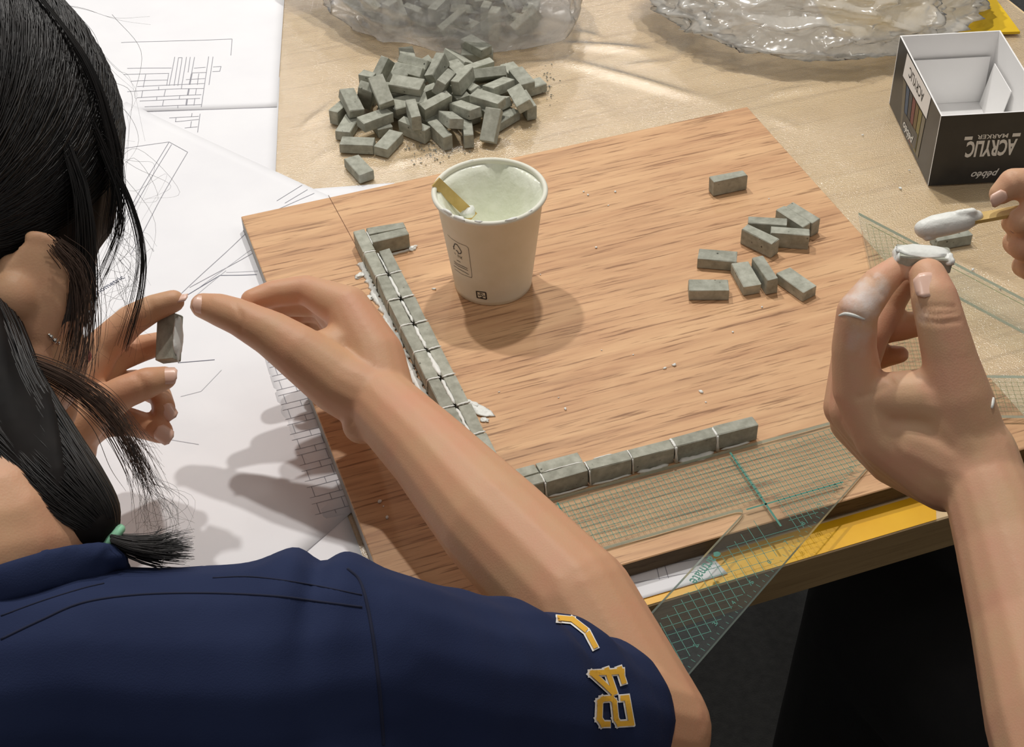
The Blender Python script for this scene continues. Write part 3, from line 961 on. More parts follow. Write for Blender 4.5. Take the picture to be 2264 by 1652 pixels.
# paste inside: uneven surface climbing the walls
V = []; F = []
nr, na = 14, 56
def rin(z): return RB + (RT - RB) * (z - 0.004) / (HC - 0.008) - 0.0006
for i in range(nr + 1):
    for k in range(na):
        a = 2 * math.pi * k / na
        t = i / nr
        z = 0.042 + 0.040 * max(0, t - 0.35) ** 1.4 * 2.2 * (0.92 + 0.22 * noise.noise(Vector((math.cos(a) * 1.5, math.sin(a) * 1.5, 2)))) + 0.005 * noise.noise(Vector((t * math.cos(a) * 2.2, t * math.sin(a) * 2.2, 5.5)))
        z = min(z, HC - 0.004)
        r = t * rin(z) * 0.985
        V.append((CUP.x + r * math.cos(a), CUP.y + r * math.sin(a), CUP.z + z))
for i in range(nr):
    for k in range(na):
        k2 = (k + 1) % na
        F.append((i * na + k, i * na + k2, (i + 1) * na + k2, (i + 1) * na + k))
mesh_obj('paste_fill', V, F, M_PASTE, cup, True)
# smears of paste on inner wall and rim
def rimlump(az, z, s, sd, r=None):
    r = r if r is not None else rin(z) - 0.0002
    return lump((CUP.x + r * math.cos(az), CUP.y + r * math.sin(az), CUP.z + z), s, sd, 2, 0.6, az)
for az, s, sd in [(-2.45, (0.0016, 0.0045, 0.0012), 5), (-2.75, (0.0015, 0.006, 0.0018), 6), (-2.1, (0.0012, 0.004, 0.001), 7), (-1.5, (0.0012, 0.005, 0.0010), 8), (-1.1, (0.001, 0.003, 0.0008), 9), (1.6, (0.0010, 0.003, 0.0007), 10)]:
    mesh_obj('rim_paste', *rimlump(az, HC - 0.0005, s, sd, RT + 0.0004), M_MORTAR, cup, True)
# printed panel, placed on the wall where it is seen
cb = bvh_of(cw)
def on_cup(px, py):
    h = cb.ray_cast(CAM, ray(px, py).normalized())
    return (h[0] + h[1] * 0.00025, h[1]) if h[0] else (None, None)
def cup_line(acc, pts, w):
    for a, b in zip(pts[:-1], pts[1:]):
        k = max(1, int(math.hypot(a[0] - b[0], a[1] - b[1]) / 6))
        for i in range(k):
            q0 = (a[0] + (b[0] - a[0]) * i / k, a[1] + (b[1] - a[1]) * i / k); q1 = (a[0] + (b[0] - a[0]) * (i + 1) / k, a[1] + (b[1] - a[1]) * (i + 1) / k)
            p0, n0 = on_cup(*q0); p1, n1 = on_cup(*q1)
            if p0 is None or p1 is None: continue
            s = (p1 - p0).cross(n0)
            if s.length < 1e-9: continue
            s = s.normalized() * w / 2
            acc.add(([p0 - s, p1 - s, p1 + s, p0 + s], [(0, 1, 2, 3)]))
cc = lambda x, y: (960 + x * 0.12709, 480 + y * 0.12709)
acc = Acc(); cup_line(acc, [cc(*q) for q in [(236, 305), (300, 370), (420, 450), (560, 505), (595, 540), (660, 1030), (650, 1055), (480, 990), (360, 900)]], 0.00030)
acc.build('printed_panel_outline', M_PRINT, cup)
acc = Acc(); cup_line(acc, [cc(*q) for q in [(345, 560), (340, 520), (360, 462), (400, 480), (440, 540), (475, 600), (465, 635), (420, 632), (412, 600), (380, 575)]], 0.00075)
cup_line(acc, [cc(*q) for q in [(330, 500), (345, 540), (365, 560)]], 0.0004)
acc.build('printed_tree_mark', M_PRINT, cup)
acc = Acc()
for s in [[(355, 615), (380, 650)], [(415, 650), (425, 700)], [(445, 670), (455, 715)], [(485, 690), (465, 715), (490, 735)], [(395, 745), (460, 785)], [(345, 760), (400, 810), (580, 895)], [(350, 795), (420, 850), (590, 930)], [(345, 840), (420, 895), (605, 1000)]]:
    cup_line(acc, [cc(*q) for q in s], 0.0005 if len(s) < 3 else 0.00045)
acc.build('printed_small_text', M_PRINT, cup)
acc = Acc()
cup_line(acc, [cc(*q) for q in [(735, 1290), (895, 1310), (910, 1428), (750, 1400), (735, 1285)]], 0.0009)
for s in [[(790, 1320), (850, 1340)], [(770, 1350), (800, 1365)], [(850, 1370), (885, 1375)], [(805, 1395), (850, 1400)], [(800, 1345), (845, 1385)]]:
    cup_line(acc, [cc(*q) for q in s], 0.0007)
acc.build('printed_square_mark', plain('black print', srgb(30, 24, 24), 0.6), cup)

# stirring stick leaning in the cup
st = thing('stirring_stick', 'flat bamboo stick leaning over the left rim inside the paste cup', 'stick')
A = at(963, 402, HC + 0.003); B = at(1046, 480, HC - 0.030)
d = (B - A).normalized(); s = d.cross((CAM - A).normalized()).normalized(); nrm = s.cross(d)
V = [A + s * x + nrm * z for x, z in ((-.0040, -.0008), (.0040, -.0008), (.0040, .0008), (-.0040, .0008))] + [B + s * x + nrm * z for x, z in ((-.0040, -.0008), (.0040, -.0008), (.0040, .0008), (-.0040, .0008))]
st.location = B
mesh_obj('stick_blade', V, [(0, 3, 2, 1), (4, 5, 6, 7), (0, 1, 5, 4), (1, 2, 6, 5), (2, 3, 7, 6), (3, 0, 4, 7)], M_STICK, st)
mesh_obj('paste_coat', *lump(B - d * 0.006, (0.006, 0.005, 0.004), 4, 2, 0.4), M_MORTAR, st, True)

# ------------------------------------------------------------------ black marker box, upside down, open
bu = Vector((math.cos(-0.2761), math.sin(-0.2761), 0)); bv = Vector((-bu.y, bu.x, 0))
BA = Vector((0.5347 - 0.0006, 0.2998 - 0.001, TT + 0.0016)); BLn, BWd, BH = 0.1275, 0.0861, 0.0658
M_BLACK = mottled('black printed card', srgb(40, 39, 38), srgb(50, 49, 47), 60, 0.35, 0.05)
M_WHITE = plain('white card', srgb(242, 241, 240), 0.7)
M_LET = plain('white lettering', srgb(226, 224, 218), 0.6)
M_LETB = plain('black lettering', srgb(36, 34, 34), 0.6)
mbox = thing('marker_box', 'open black card box with white lining and upside-down lettering', 'box', BA + bu * BWd / 2 + bv * BLn / 2)
def panel(o, ax, ay, az, name, mats, parent, idx=None):
    P = [o, o + ax, o + ax + ay, o + ay]
    V = P + [p + az for p in P]
    F = [(0, 3, 2, 1), (4, 5, 6, 7), (0, 1, 5, 4), (1, 2, 6, 5), (2, 3, 7, 6), (3, 0, 4, 7)]
    ob = mesh_obj(name, V, F, mats, parent)
    if idx is not None:
        for i in idx: ob.data.polygons[i].material_index = 1
    return ob
zz = Vector((0, 0, BH)); tk = 0.0013
# each wall: black outside, white inside and along its cut edge
fw = panel(BA, bu * BWd, bv * tk, zz, 'front_panel', [M_WHITE, M_BLACK], mbox, [2])
panel(BA + bv * (BLn - tk), bu * BWd, bv * tk, zz, 'back_panel', [M_WHITE, M_BLACK], mbox, [4])
panel(BA + bv * tk, bu * tk, bv * (BLn - 2 * tk), zz, 'side_panel', [M_WHITE, M_BLACK], mbox, [5])
panel(BA + bv * tk + bu * (BWd - tk), bu * tk, bv * (BLn - 2 * tk), zz, 'side_panel', [M_WHITE, M_BLACK], mbox, [3])
panel(BA + bv * tk + bu * tk, bu * (BWd - 2 * tk), bv * (BLn - 2 * tk), Vector((0, 0, 0.0012)), 'base_panel', [M_WHITE, M_BLACK], mbox, [0])
# loose inner flap standing before the back wall
panel(BA + bv * (BLn - 0.0075) + bu * 0.004 + Vector((0, 0, 0.0014)), bu * 0.0765, bv * 0.0006, Vector((0, 0, BH * 0.64)) + bv * 0.003, 'inner_flap', [M_WHITE], mbox)
panel(BA + bv * (BLn * 0.55) + bu * (BWd - 0.010) + Vector((0, 0, 0.0014)), bv * (BLn * 0.36), bu * 0.0006, Vector((0, 0, BH * 0.60)) + bu * 0.006, 'inner_flap', [M_WHITE], mbox)

def on_plane(px, py, o, n, lift=0.0004):
    d = ray(px, py)
    return CAM + d * ((o - CAM).dot(n) / d.dot(n)) + n * lift
c8 = lambda x, y: (1960 + x * 0.26644, y * 0.26634)
NF = -bv; NL = -bu
def face_text(parent, name, body, cx, cy, w, h, o, n, ux, uy, mat, **kw):
    p = on_plane(*c8(cx, cy), o, n)
    return mesh_obj(name, *place(fit_text(body, w, h, **kw), p, ux, uy), mat, parent)
zv = Vector((0, 0, 1))
face_text(fw, 'lettering', 'ACRYLIC', 866, 1228, 0.0405, 0.0155, BA, NF, -bu, -zv, M_LET, offset=0.035)
face_text(fw, 'lettering', 'MARKER', 880, 1130, 0.0248, 0.0040, BA, NF, -bu, -zv, M_LET, offset=0.015)
face_text(fw, 'lettering', 'pébéo', 815, 1440, 0.0225, 0.0088, BA, NF, -bu, -zv, M_LET, shear=0.35, offset=0.02)
for cx, cy in ((680, 1146), (1078, 1117)):
    p = on_plane(*c8(cx, cy), BA, NF)
    mesh_obj('printed_bar', [p + bu * a + zv * b for a, b in ((-.0032, -.0016), (.0032, -.0016), (.0032, .0016), (-.0032, .0016))], [(0, 1, 2, 3)], M_LET, fw)
lside = [o for o in bpy.data.objects if o.name.startswith('side_panel')][0]
def left_quad(name, pts, mat, lift=0.0003):
    return mesh_obj(name, [on_plane(*c8(*q), BA, NL, lift) for q in pts], [tuple(range(len(pts)))], mat, lside)
left_quad('white_label', [(176, 440), (372, 808), (333, 988), (138, 628)], M_WHITE)
face_text(lside, 'lettering', 'ACRYLIC', 250, 705, 0.0440, 0.0092, BA, NL, bv, -zv, M_LETB, offset=0.01)
T0, T1, B0, B1 = Vector((142, 650)), Vector((328, 995)), Vector((116, 1030)), Vector((262, 1318))
cols = [srgb(112, 104, 88), srgb(66, 84, 108), srgb(74, 70, 68), srgb(120, 62, 56), srgb(112, 88, 50), srgb(132, 120, 66), srgb(120, 112, 92)]
for i, c in enumerate(cols):
    a, b = i / len(cols) + 0.01, (i + 1) / len(cols) - 0.01
    left_quad('printed_marker', [T0.lerp(T1, a), T0.lerp(T1, b), B0.lerp(B1, b), B0.lerp(B1, a)], plain('print tone', c, 0.5), 0.0003)
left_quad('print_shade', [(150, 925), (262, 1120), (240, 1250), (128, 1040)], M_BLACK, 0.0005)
p = on_plane(*c8(185, 1100), BA, NL, 0.0008)
mesh_obj('lettering', *place(fit_text('pébéo', 0.030, 0.0105, shear=0.35, offset=0.02), p, bv, -zv), M_LET, lside)

# ------------------------------------------------------------------ yellow folder
M_FOLD = mottled('yellow card', srgb(222, 182, 8), srgb(232, 194, 22), 20, 0.6)
fo = mesh_obj('yellow_folder', *prism([(0.58, 0.535), (0.740, 0.481), (0.79, 0.70), (0.62, 0.75)], TT + 0.0030, TT + 0.0055), M_FOLD)
tag(fo, 'yellow card folder sticking out from under the crumpled bag behind the box', 'folder')

# ------------------------------------------------------------------ clear plastic set squares
M_ACR = film('clear acrylic', 0.03, tint=(0.975, 0.99, 0.982, 1), rough=0.03, gloss=0.9, hazecol=(0.75, 0.85, 0.82, 1))
M_ACE = film('acrylic edge', 0.75, tint=(0.62, 0.80, 0.74, 1), rough=0.15, gloss=2.0, hazecol=(0.62, 0.76, 0.70, 1))
M_GREEN = plain('teal printed line', srgb(62, 132, 116), 0.6)
M_GREEN2 = plain('dull green printed line', srgb(128, 134, 96), 0.6)
def set_square(name, label, outer, inner, z, t, gm):
    """flat clear triangle with a cut-out; outer/inner are world outlines"""
    bm = bmesh.new()
    loops = []
    for lp in (outer, inner):
        vs_ = [bm.verts.new((p[0], p[1], z)) for p in lp]
        loops.append([bm.edges.new((vs_[i], vs_[(i + 1) % len(vs_)])) for i in range(len(vs_))])
    bmesh.ops.triangle_fill(bm, use_beauty=True, use_dissolve=False, edges=loops[0] + loops[1])
    r = bmesh.ops.extrude_face_region(bm, geom=list(bm.faces))
    bmesh.ops.translate(bm, vec=(0, 0, t), verts=[v for v in r['geom'] if isinstance(v, bmesh.types.BMVert)])
    bmesh.ops.recalc_face_normals(bm, faces=bm.faces)
    for f in bm.faces:
        f.material_index = 1 if abs(f.normal.z) < 0.5 else 0
    root = thing(name, label, 'set square', (outer[0][0], outer[0][1], z))
    bm_obj('acrylic_plate', bm, [M_ACR, M_ACE], root)
    return root

def round_poly(pts, r, n=6):
    out = []
    m = len(pts)
    for i in range(m):
        a, b, c = Vector(pts[i - 1]), Vector(pts[i]), Vector(pts[(i + 1) % m])
        u = (a - b).normalized(); w = (c - b).normalized()
        ang = math.acos(max(-1, min(1, u.dot(w))))
        dd = r / math.tan(ang / 2)
        p0 = b + u * dd; p1 = b + w * dd
        for k in range(n + 1):
            t = k / n
            out.append(p0 * (1 - t) ** 2 + b * 2 * t * (1 - t) + p1 * t * t)
    return out

S1 = [Vector((0.100, 0.0648)), Vector((0.392, 0.0648)), Vector((0.100, -0.1175))]
I1 = round_poly([Vector((0.125, 0.0150)), Vector((0.234, 0.0150)), Vector((0.125, -0.0526))], 0.004)
ZS1 = ZB + 0.0003
ss1 = set_square('set_square', 'clear set square with teal grid against the front of the brick wall', S1, I1, ZS1, 0.0028, M_GREEN)
zs = ZS1 + 0.0028
hyp = lambda x: 0.0648 - (0.392 - x) * (0.1823 / 0.292)       # lower edge y at x
acc = Acc()
def g(a, b, w=0.00035): acc.add(strip((a[0], a[1], zs), (b[0], b[1], zs), w, 0.0001))
x = 0.112
while x < 0.376:
    y0 = max(0.0185, hyp(x) + 0.006)
    if x > 0.25: y0 = hyp(x) + 0.006
    if y0 < 0.058: g((x, 0.0585), (x, y0))
    x += 0.004
y = 0.0585
while y > 0.017:
    xe = 0.392 - (0.0648 - y) / (0.1823 / 0.292) - 0.009
    g((0.112, y), (xe, y)); y -= 0.004
y = 0.0145
while y > -0.006:
    xe = 0.392 - (0.0648 - y) / (0.1823 / 0.292) - 0.009
    xs = 0.234 - (0.0150 - y) * 1.61 + 0.012
    if xe > xs: g((max(xs, 0.25), y), (xe, y))
    y -= 0.004
# wider grid in the band beside the sloping edge
for k in range(1, 16):
    x = 0.236 - 0.0062 * k
    yb = hyp(x) + 0.007; yt = 0.0150 - (0.234 - x) / 1.61 - 0.010
    if yt > yb: g((x, yt), (x, yb))
for k in range(0, 14):
    y = -0.012 - 0.0062 * k
    xs = 0.234 - (0.0150 - y) * 1.61 + 0.014; xe = 0.392 - (0.0648 - y) / (0.1823 / 0.292) - 0.012
    if xe > xs: g((xs, y), (xe, y))
grid = acc.build('printed_grid', M_GREEN, ss1); grid['kind'] = 'stuff'
acc = Acc()
def axis_line(*a):
    global acc
    acc = Acc(); g(*a); acc.build('printed_axis', M_GREEN, ss1)
a, b = at(1609, 995, 0.0023), at(1739, 1199, 0.0023); axis_line((a.x, 0.0620), (a.x + 0.001, -0.008), 0.0014)
a, b = at(1650, 1129, 0.0023), at(1865, 1069, 0.0023); axis_line((a.x, a.y), (b.x, a.y), 0.0012)
axis_line((0.1215, 0.060), (0.1215, 0.018), 0.0010)
# ruler ticks and numbers along the sloping edge
acc = Acc()
hd = (S1[1] - S1[2]).normalized(); hn = Vector((-hd.y, hd.x))
for k in range(60):
    p = S1[2] + hd * (0.03 + 0.005 * k) + hn * 0.0012
    q = p + hn * (0.003 if k % 2 == 0 else 0.0018)
    g((p.x, p.y), (q.x, q.y), 0.0003)
tk_ = acc.build('ruler_ticks', M_GREEN, ss1); tk_['kind'] = 'stuff'
for k in range(1, 15):
    p = S1[2] + hd * (0.03 + 0.02 * k) + hn * 0.0075
    mesh_obj('ruler_number', *place(fit_text(str(k), 0.0022 if k < 10 else 0.0035, 0.0030), (p.x, p.y, zs + 0.0001), hd.to_3d(), hn.to_3d()), M_GREEN, ss1)
ta, tb = at(1583, 1228, 0.0023), at(1533, 1288, 0.0023)
td = (tb - ta); td.z = 0; tl = td.length; td.normalize()
mesh_obj('maker_lettering', *place(fit_text('artmate', tl * 0.92, 0.0062, offset=0.01), (ta + tb) / 2 + td * tl * 0.06 + Vector((0, 0, 0.0001)), td, Vector((-td.y, td.x, 0))), M_GREEN, ss1)
mesh_obj('maker_emblem', *lump(ta - td * 0.001 + Vector((0, 0, 0.00015)), (0.0024, 0.0020, 0.0001), 3, 2, 0.3), M_GREEN, ss1)

d1 = Vector((-0.3746, -0.927)); d2 = Vector((0.927, -0.3746))
S2 = [Vector((0.4491, 0.2652)), Vector((0.4491, 0.2652)) + d1 * 0.2295, Vector((0.4491, 0.2652)) + d1 * 0.2295 + d2 * 0.2295]
S2 = [S2[0], S2[1], S2[2]]
cin = S2[1] + (d2 - d1) * 0.040
I2 = round_poly([cin - d1 * 0.105, cin, cin + d2 * 0.105], 0.004)
ss2 = set_square('set_square', 'clear set square lying half off the right edge of the board', S2, I2, ZB + 0.0030, 0.0024, M_GREEN2)
zs = ZB + 0.0054
acc = Acc()
h2 = (S2[2] - S2[0]).normalized(); n2 = Vector((h2.y, -h2.x))
for k in range(3, 56):
    p = S2[0] + d1 * (0.0041 * k)
    # across the leg band
    q = p + d2 * min(0.034, 0.0041 * k - 0.006); p = p + d2 * 0.005
    if 0.0041 * k > 0.014: g(p, q, 0.0003)
    r = S2[1] + d2 * (0.0041 * k); g(r - d1 * 0.005, r - d1 * min(0.034, max(0.006, 0.2295 - 0.0041 * k - 0.006)), 0.0003)
for j in range(1, 9):
    g(S2[0] + d1 * (0.010 + 0.0041 * j) + d2 * (0.0041 * j), S2[1] - d1 * 0.005 + d2 * 0.0041 * j, 0.0003)
    g(S2[1] - d1 * 0.0041 * j + d2 * 0.005, S2[2] - d2 * (0.010 + 0.0041 * j) - d1 * 0.0041 * j, 0.0003)
gr = acc.build('printed_grid', M_GREEN2, ss2); gr['kind'] = 'stuff'
acc = Acc(); g(S2[0] + d1 * 0.016 + d2 * 0.006, S2[2] - d2 * 0.016 - d1 * 0.006, 0.0008)
acc.build('printed_axis', M_GREEN2, ss2)

# ------------------------------------------------------------------ plastic bags
M_BAG = film('milky bag film', (0.24, 0.62, 34), rough=0.2, gloss=1.6, hazecol=(0.80, 0.79, 0.78, 1), crumple=34)
M_BAG2 = film('crumpled bag film', (0.34, 0.72, 16), rough=0.16, gloss=2.4, hazecol=(0.93, 0.92, 0.88, 1), crumple=20)
def ridged(p, s, sd):
    return 1 - abs(noise.noise(p * s + Vector((sd, sd * 2, sd * 3)))) * 2
def bag(name, label, center, ang, semi, zc, amp, mat, fs, sd, floor_z, tail=None, n=150, m=84):
    V = []; F = []
    ca, sa = math.cos(ang), math.sin(ang)
    for j in range(m + 1):
        ph = -math.pi / 2 + math.pi * j / m
        for i in range(n):
            th = 2 * math.pi * i / n
            d = Vector((math.cos(ph) * math.cos(th), math.cos(ph) * math.sin(th), math.sin(ph)))
            k = 1 + amp * (ridged(d, fs, sd) - 0.4) + amp * 0.5 * (ridged(d, fs * 2.3, sd + 4) - 0.4)
            if tail:
                for td_, pw, ln in tail:
                    c = max(0, d.dot(td_))
                    k += ln * c ** pw
            q = Vector((d.x * semi[0] * k, d.y * semi[1] * k, d.z * semi[2] * (k if d.z > 0 else 1)))
            z = max(zc + q.z, floor_z + 0.002 * (1 + noise.noise(Vector((d.x * 5, d.y * 5, sd)))) + max(0, (q.xy.length / max(semi[0], semi[1]) - 0.72)) * 0.03)
            V.append((center[0] + ca * q.x - sa * q.y, center[1] + sa * q.x + ca * q.y, z))
    for j in range(m):
        for i in range(n):
            i2 = (i + 1) % n
            F.append((j * n + i, j * n + i2, (j + 1) * n + i2, (j + 1) * n + i))
    o = mesh_obj(name, V, F, mat, None, True)
    return tag(o, label, 'plastic bag')
bang = math.atan2(-0.124, 0.16)
bag('plastic_bag', 'clear plastic bag full of grey bricks behind the loose heap', (0.262, 0.722), bang, (0.124, 0.084, 0.080), TT + 0.036, 0.09, M_BAG, 2.6, 3, TT + 0.0022,
    [(Vector((-1, -0.05, 0.05)).normalized(), 26, 0.35), (Vector((0.9, -0.5, -0.25)).normalized(), 30, 0.22)])
bag('plastic_bag', 'empty crumpled clear plastic bag behind the marker box', (0.588, 0.590), -0.30, (0.146, 0.108, 0.050), TT + 0.026, 0.15, M_BAG2, 3.4, 9, TT + 0.0090,
    [(Vector((-1, 0.15, 0)).normalized(), 20, 0.15)])
# ------------------------------------------------------------------ body building: tapered bones fused into one skin
def bone(a, b, ra, rb, n=16, squash=None):
    """closed tapered capsule; squash=(direction, factor) flattens its section"""
    a = Vector(a); b = Vector(b)
    d = b - a
    if d.length < 1e-6: d = Vector((0, 0, 1e-6))
    t = d.normalized()
    if squash:
        s = Vector(squash[0]); s = s - t * s.dot(t); e1 = s.normalized()
    else:
        e1 = t.orthogonal().normalized()
    e2 = t.cross(e1)
    k1 = squash[1] if squash else 1.0
    rings = []
    for i in range(6):
        ph = -math.pi / 2 + math.pi / 2 * i / 5
        rings.append((a + t * (ra * math.sin(ph)), max(ra * math.cos(ph), 1e-5)))
    for i in range(6):
        ph = math.pi / 2 * i / 5
        rings.append((b + t * (rb * math.sin(ph)), max(rb * math.cos(ph), 1e-5)))
    V = []; F = []
    for c, r in rings:
        for k in range(n):
            an = 2 * math.pi * k / n
            V.append(c + e1 * (r * k1 * math.cos(an)) + e2 * (r * math.sin(an)))
    for i in range(len(rings) - 1):
        for k in range(n):
            k2 = (k + 1) % n
            F.append((i * n + k, i * n + k2, (i + 1) * n + k2, (i + 1) * n + k))
    F.append(tuple(range(n))[::-1]); F.append(tuple(range((len(rings) - 1) * n, len(rings) * n)))
    return V, F

def chain(acc, pts, squash=None):
    """pts: list of (Vector, radius)"""
    for (a, ra), (b, rb) in zip(pts[:-1], pts[1:]):
        acc.add(bone(a, b, ra, rb, 16, squash))

def ellipsoid(c, axes, rad, n=28, m=18):
    V = []; F = []
    for j in range(m + 1):
        ph = -math.pi / 2 + math.pi * j / m
        for i in range(n):
            th = 2 * math.pi * i / n
            cp = max(math.cos(ph), 1e-4)
            V.append(Vector(c) + axes[0] * (rad[0] * cp * math.cos(th)) + axes[1] * (rad[1] * cp * math.sin(th)) + axes[2] * (rad[2] * math.sin(ph)))
    for j in range(m):
        for i in range(n):
            i2 = (i + 1) % n
            F.append((j * n + i, j * n + i2, (j + 1) * n + i2, (j + 1) * n + i))
    F.append(tuple(range(n))[::-1]); F.append(tuple(range(m * n, (m + 1) * n)))
    return V, F

def fuse(acc, name, mat, parent, voxel, smooth=6, decimate=None):
    """union of the pieces as one continuous, smoothed skin"""
    me = bpy.data.meshes.new(name)
    me.from_pydata(acc.v, [], acc.f)
    me.update()
    o = bpy.data.objects.new(name, me)
    COL.objects.link(o)
    r = o.modifiers.new('r', 'REMESH'); r.mode = 'VOXEL'; r.voxel_size = voxel; r.adaptivity = 0
    if smooth:
        s = o.modifiers.new('s', 'SMOOTH'); s.factor = 0.5; s.iterations = smooth
    if decimate:
        d = o.modifiers.new('d', 'DECIMATE'); d.ratio = decimate
    dg = bpy.context.evaluated_depsgraph_get()
    nm = bpy.data.meshes.new_from_object(o.evaluated_get(dg))
    bpy.data.objects.remove(o)
    bpy.data.meshes.remove(me)
    nm.name = name
    return from_mesh(name, nm, mat, parent, True)

def skin_mat(name, base, red, scale=45):
    x = NT(name)
    c = x.coord()
    col = x.ramp(x.noise(c, scale, 4), [(0.35, base), (0.72, red)])
    x.set(Base_Color=col, Roughness=0.52)
    x.b.inputs['Subsurface Weight'].default_value = 0.12
    x.b.inputs['Subsurface Radius'].default_value = (0.008, 0.003, 0.0015)
    x.b.inputs['Subsurface Scale'].default_value = 0.5
    x.b.inputs['Specular IOR Level'].default_value = 0.35
    v = x.n('ShaderNodeTexVoronoi'); v.inputs['Scale'].default_value = 900; x.l(c, v.inputs['Vector'])
    x.bump(v.outputs['Distance'], 0.12, 0.0004)
    return x
M_SKIN1 = skin_mat('warm tan skin', srgb(204, 160, 124), srgb(208, 152, 120), 30).m
M_NAIL = plain('fingernail', srgb(236, 196, 176), 0.32)
M_NAIL.node_tree.nodes['Principled BSDF'].inputs['Coat Weight'].default_value = 0.3

def nail(parent, c, along, normal, w, l, mat=None):
    """small curved plate seated on a finger tip"""
    al = Vector(along).normalized(); nn = Vector(normal); nn = (nn - al * nn.dot(al)).normalized(); sd = al.cross(nn)
    V = []; F = []
    for j in range(7):
        v = j / 6 * 2 - 1
        for i in range(7):
            u = i / 6 * 2 - 1
            ww = w * (1 - 0.25 * max(0, abs(v) - 0.3) ** 2)
            x = u * ww * (1 if abs(v) < 0.7 else 1 - 0.45 * (abs(v) - 0.7) / 0.3)
            V.append(Vector(c) + sd * x + al * (v * l) + nn * (0.0008 - 0.45 * x * x / w - 0.0006 * max(0, abs(v) - .6)))
    for j in range(6):
        for i in range(6):
            q = j * 7 + i
            F.append((q, q + 1, q + 8, q + 7))
    o = mesh_obj('fingernail', V, F, mat or M_NAIL, parent, True)
    so = o.modifiers.new('t', 'SOLIDIFY'); so.thickness = 0.0006; so.offset = 0
    return o
def PX(px, py, depth, rpx):
    """joint seen at a pixel, at a distance, with a seen half-width in pixels"""
    return (dp(px, py, depth), rpx * depth / FPX)
CRIGHT = MR @ Vector((1, 0, 0)); CUP_ = MR @ Vector((0, 1, 0)); CFWD = MR @ Vector((0, 0, -1))

import numpy as np
def crease(o, lines, depth=0.0007, width=0.0016):
    """press fine skin creases into a body along lines seen on it"""
    bv_ = bvh_of(o)
    me = o.data
    n = len(me.vertices)
    co = np.empty(n * 3); me.vertices.foreach_get('co', co); co = co.reshape(-1, 3)
    no = np.empty(n * 3); me.vertices.foreach_get('normal', no); no = no.reshape(-1, 3)
    off = np.zeros(n)
    for pts in lines:
        P = []
        for a, b in zip(pts[:-1], pts[1:]):
            for i in range(8):
                h = bv_.ray_cast(CAM, ray(a[0] + (b[0] - a[0]) * i / 8, a[1] + (b[1] - a[1]) * i / 8).normalized())
                if h[0]: P.append(tuple(h[0]))
        if not P: continue
        P = np.array(P)
        sel = np.where(np.linalg.norm(co - P.mean(0), axis=1) < 0.05)[0]
        if len(sel) == 0: continue
        d = np.linalg.norm(co[sel][:, None, :] - P[None], axis=2).min(1)
        off[sel] = np.maximum(off[sel], depth * np.exp(-(d / width) ** 2))
    co -= no * off[:, None]
    me.vertices.foreach_set('co', co.ravel())
    me.update()
# ------------------------------------------------------------------ second person, at the right: arms, hands, dark clothes
M_SKIN2b = skin_mat('light tan skin', srgb(210, 170, 134), srgb(214, 160, 132), 38)
# dried white paste smeared over the index finger, as a stain of its own
x = M_SKIN2b
geo = x.n('ShaderNodeNewGeometry')
def dist_mask(x, center, r0, r1, nz=0.006):
    vd = x.n('ShaderNodeVectorMath', operation='DISTANCE'); vd.inputs[1].default_value = tuple(center)
    x.l(geo.outputs['Position'], vd.inputs[0])
    n_ = x.n('ShaderNodeTexNoise'); n_.inputs['Scale'].default_value = 130; n_.inputs['Detail'].default_value = 4
    x.l(geo.outputs['Position'], n_.inputs['Vector'])
    ma = x.n('ShaderNodeMath', operation='MULTIPLY_ADD'); ma.inputs[1].default_value = nz * 4; 
    x.l(n_.outputs['Fac'], ma.inputs[0]); x.l(vd.outputs['Value'], ma.inputs[2])
    mr = x.n('ShaderNodeMapRange'); mr.inputs[1].default_value = r0 + nz * 2; mr.inputs[2].default_value = r1 + nz * 2; mr.inputs[3].default_value = 1; mr.inputs[4].default_value = 0
    x.l(ma.outputs[0], mr.inputs[0])
    return mr.outputs[0]
base_link = x.b.inputs['Base Color'].links[0].from_socket
col = base_link
for c, r0, r1, amt in [((1915, 640), 0.006, 0.020, 0.75), ((1955, 600), 0.004, 0.016, 0.40), ((1900, 760), 0.004, 0.016, 0.25), ((2010, 700), 0.003, 0.010, 0.3)]:
    mk = dist_mask(x, dp(c[0], c[1], 0.815), r0, r1)
    mu = x.n('ShaderNodeMath', operation='MULTIPLY'); mu.inputs[1].default_value = amt; x.l(mk, mu.inputs[0])
    col = x.mix(mu.outputs[0], col, srgb(226, 222, 220))
x.set(Base_Color=col)
M_SKIN2 = x.m

p2 = thing('person', 'person in black clothes at the right spreading paste on a held brick', 'person', (0.55, -0.42, 0))
acc = Acc()
D = 0.835
# thumb, seen from its back
chain(acc, [PX(2052, 612, D - 0.004, 42), PX(2066, 660, D - 0.010, 52), PX(2078, 705, D - 0.012, 54), PX(2098, 785, D - 0.010, 60), PX(2118, 880, D - 0.006, 76), PX(2140, 980, D, 88)])
# index finger
chain(acc, [PX(1983, 594, D + 0.006, 30), PX(1942, 628, D + 0.002, 39), PX(1895, 690, D - 0.004, 46), PX(1888, 770, D + 0.004, 50), PX(1898, 860, D + 0.012, 58), PX(1960, 960, D + 0.014, 74), PX(2080, 1040, D + 0.006, 84)])
# middle finger, behind the index
chain(acc, [PX(2002, 622, D + 0.026, 28), PX(1966, 676, D + 0.030, 34), PX(1925, 745, D + 0.028, 40), PX(1888, 830, D + 0.030, 48), PX(1890, 905, D + 0.030, 58), PX(1980, 990, D + 0.026, 70), PX(2090, 1050, D + 0.014, 80)])
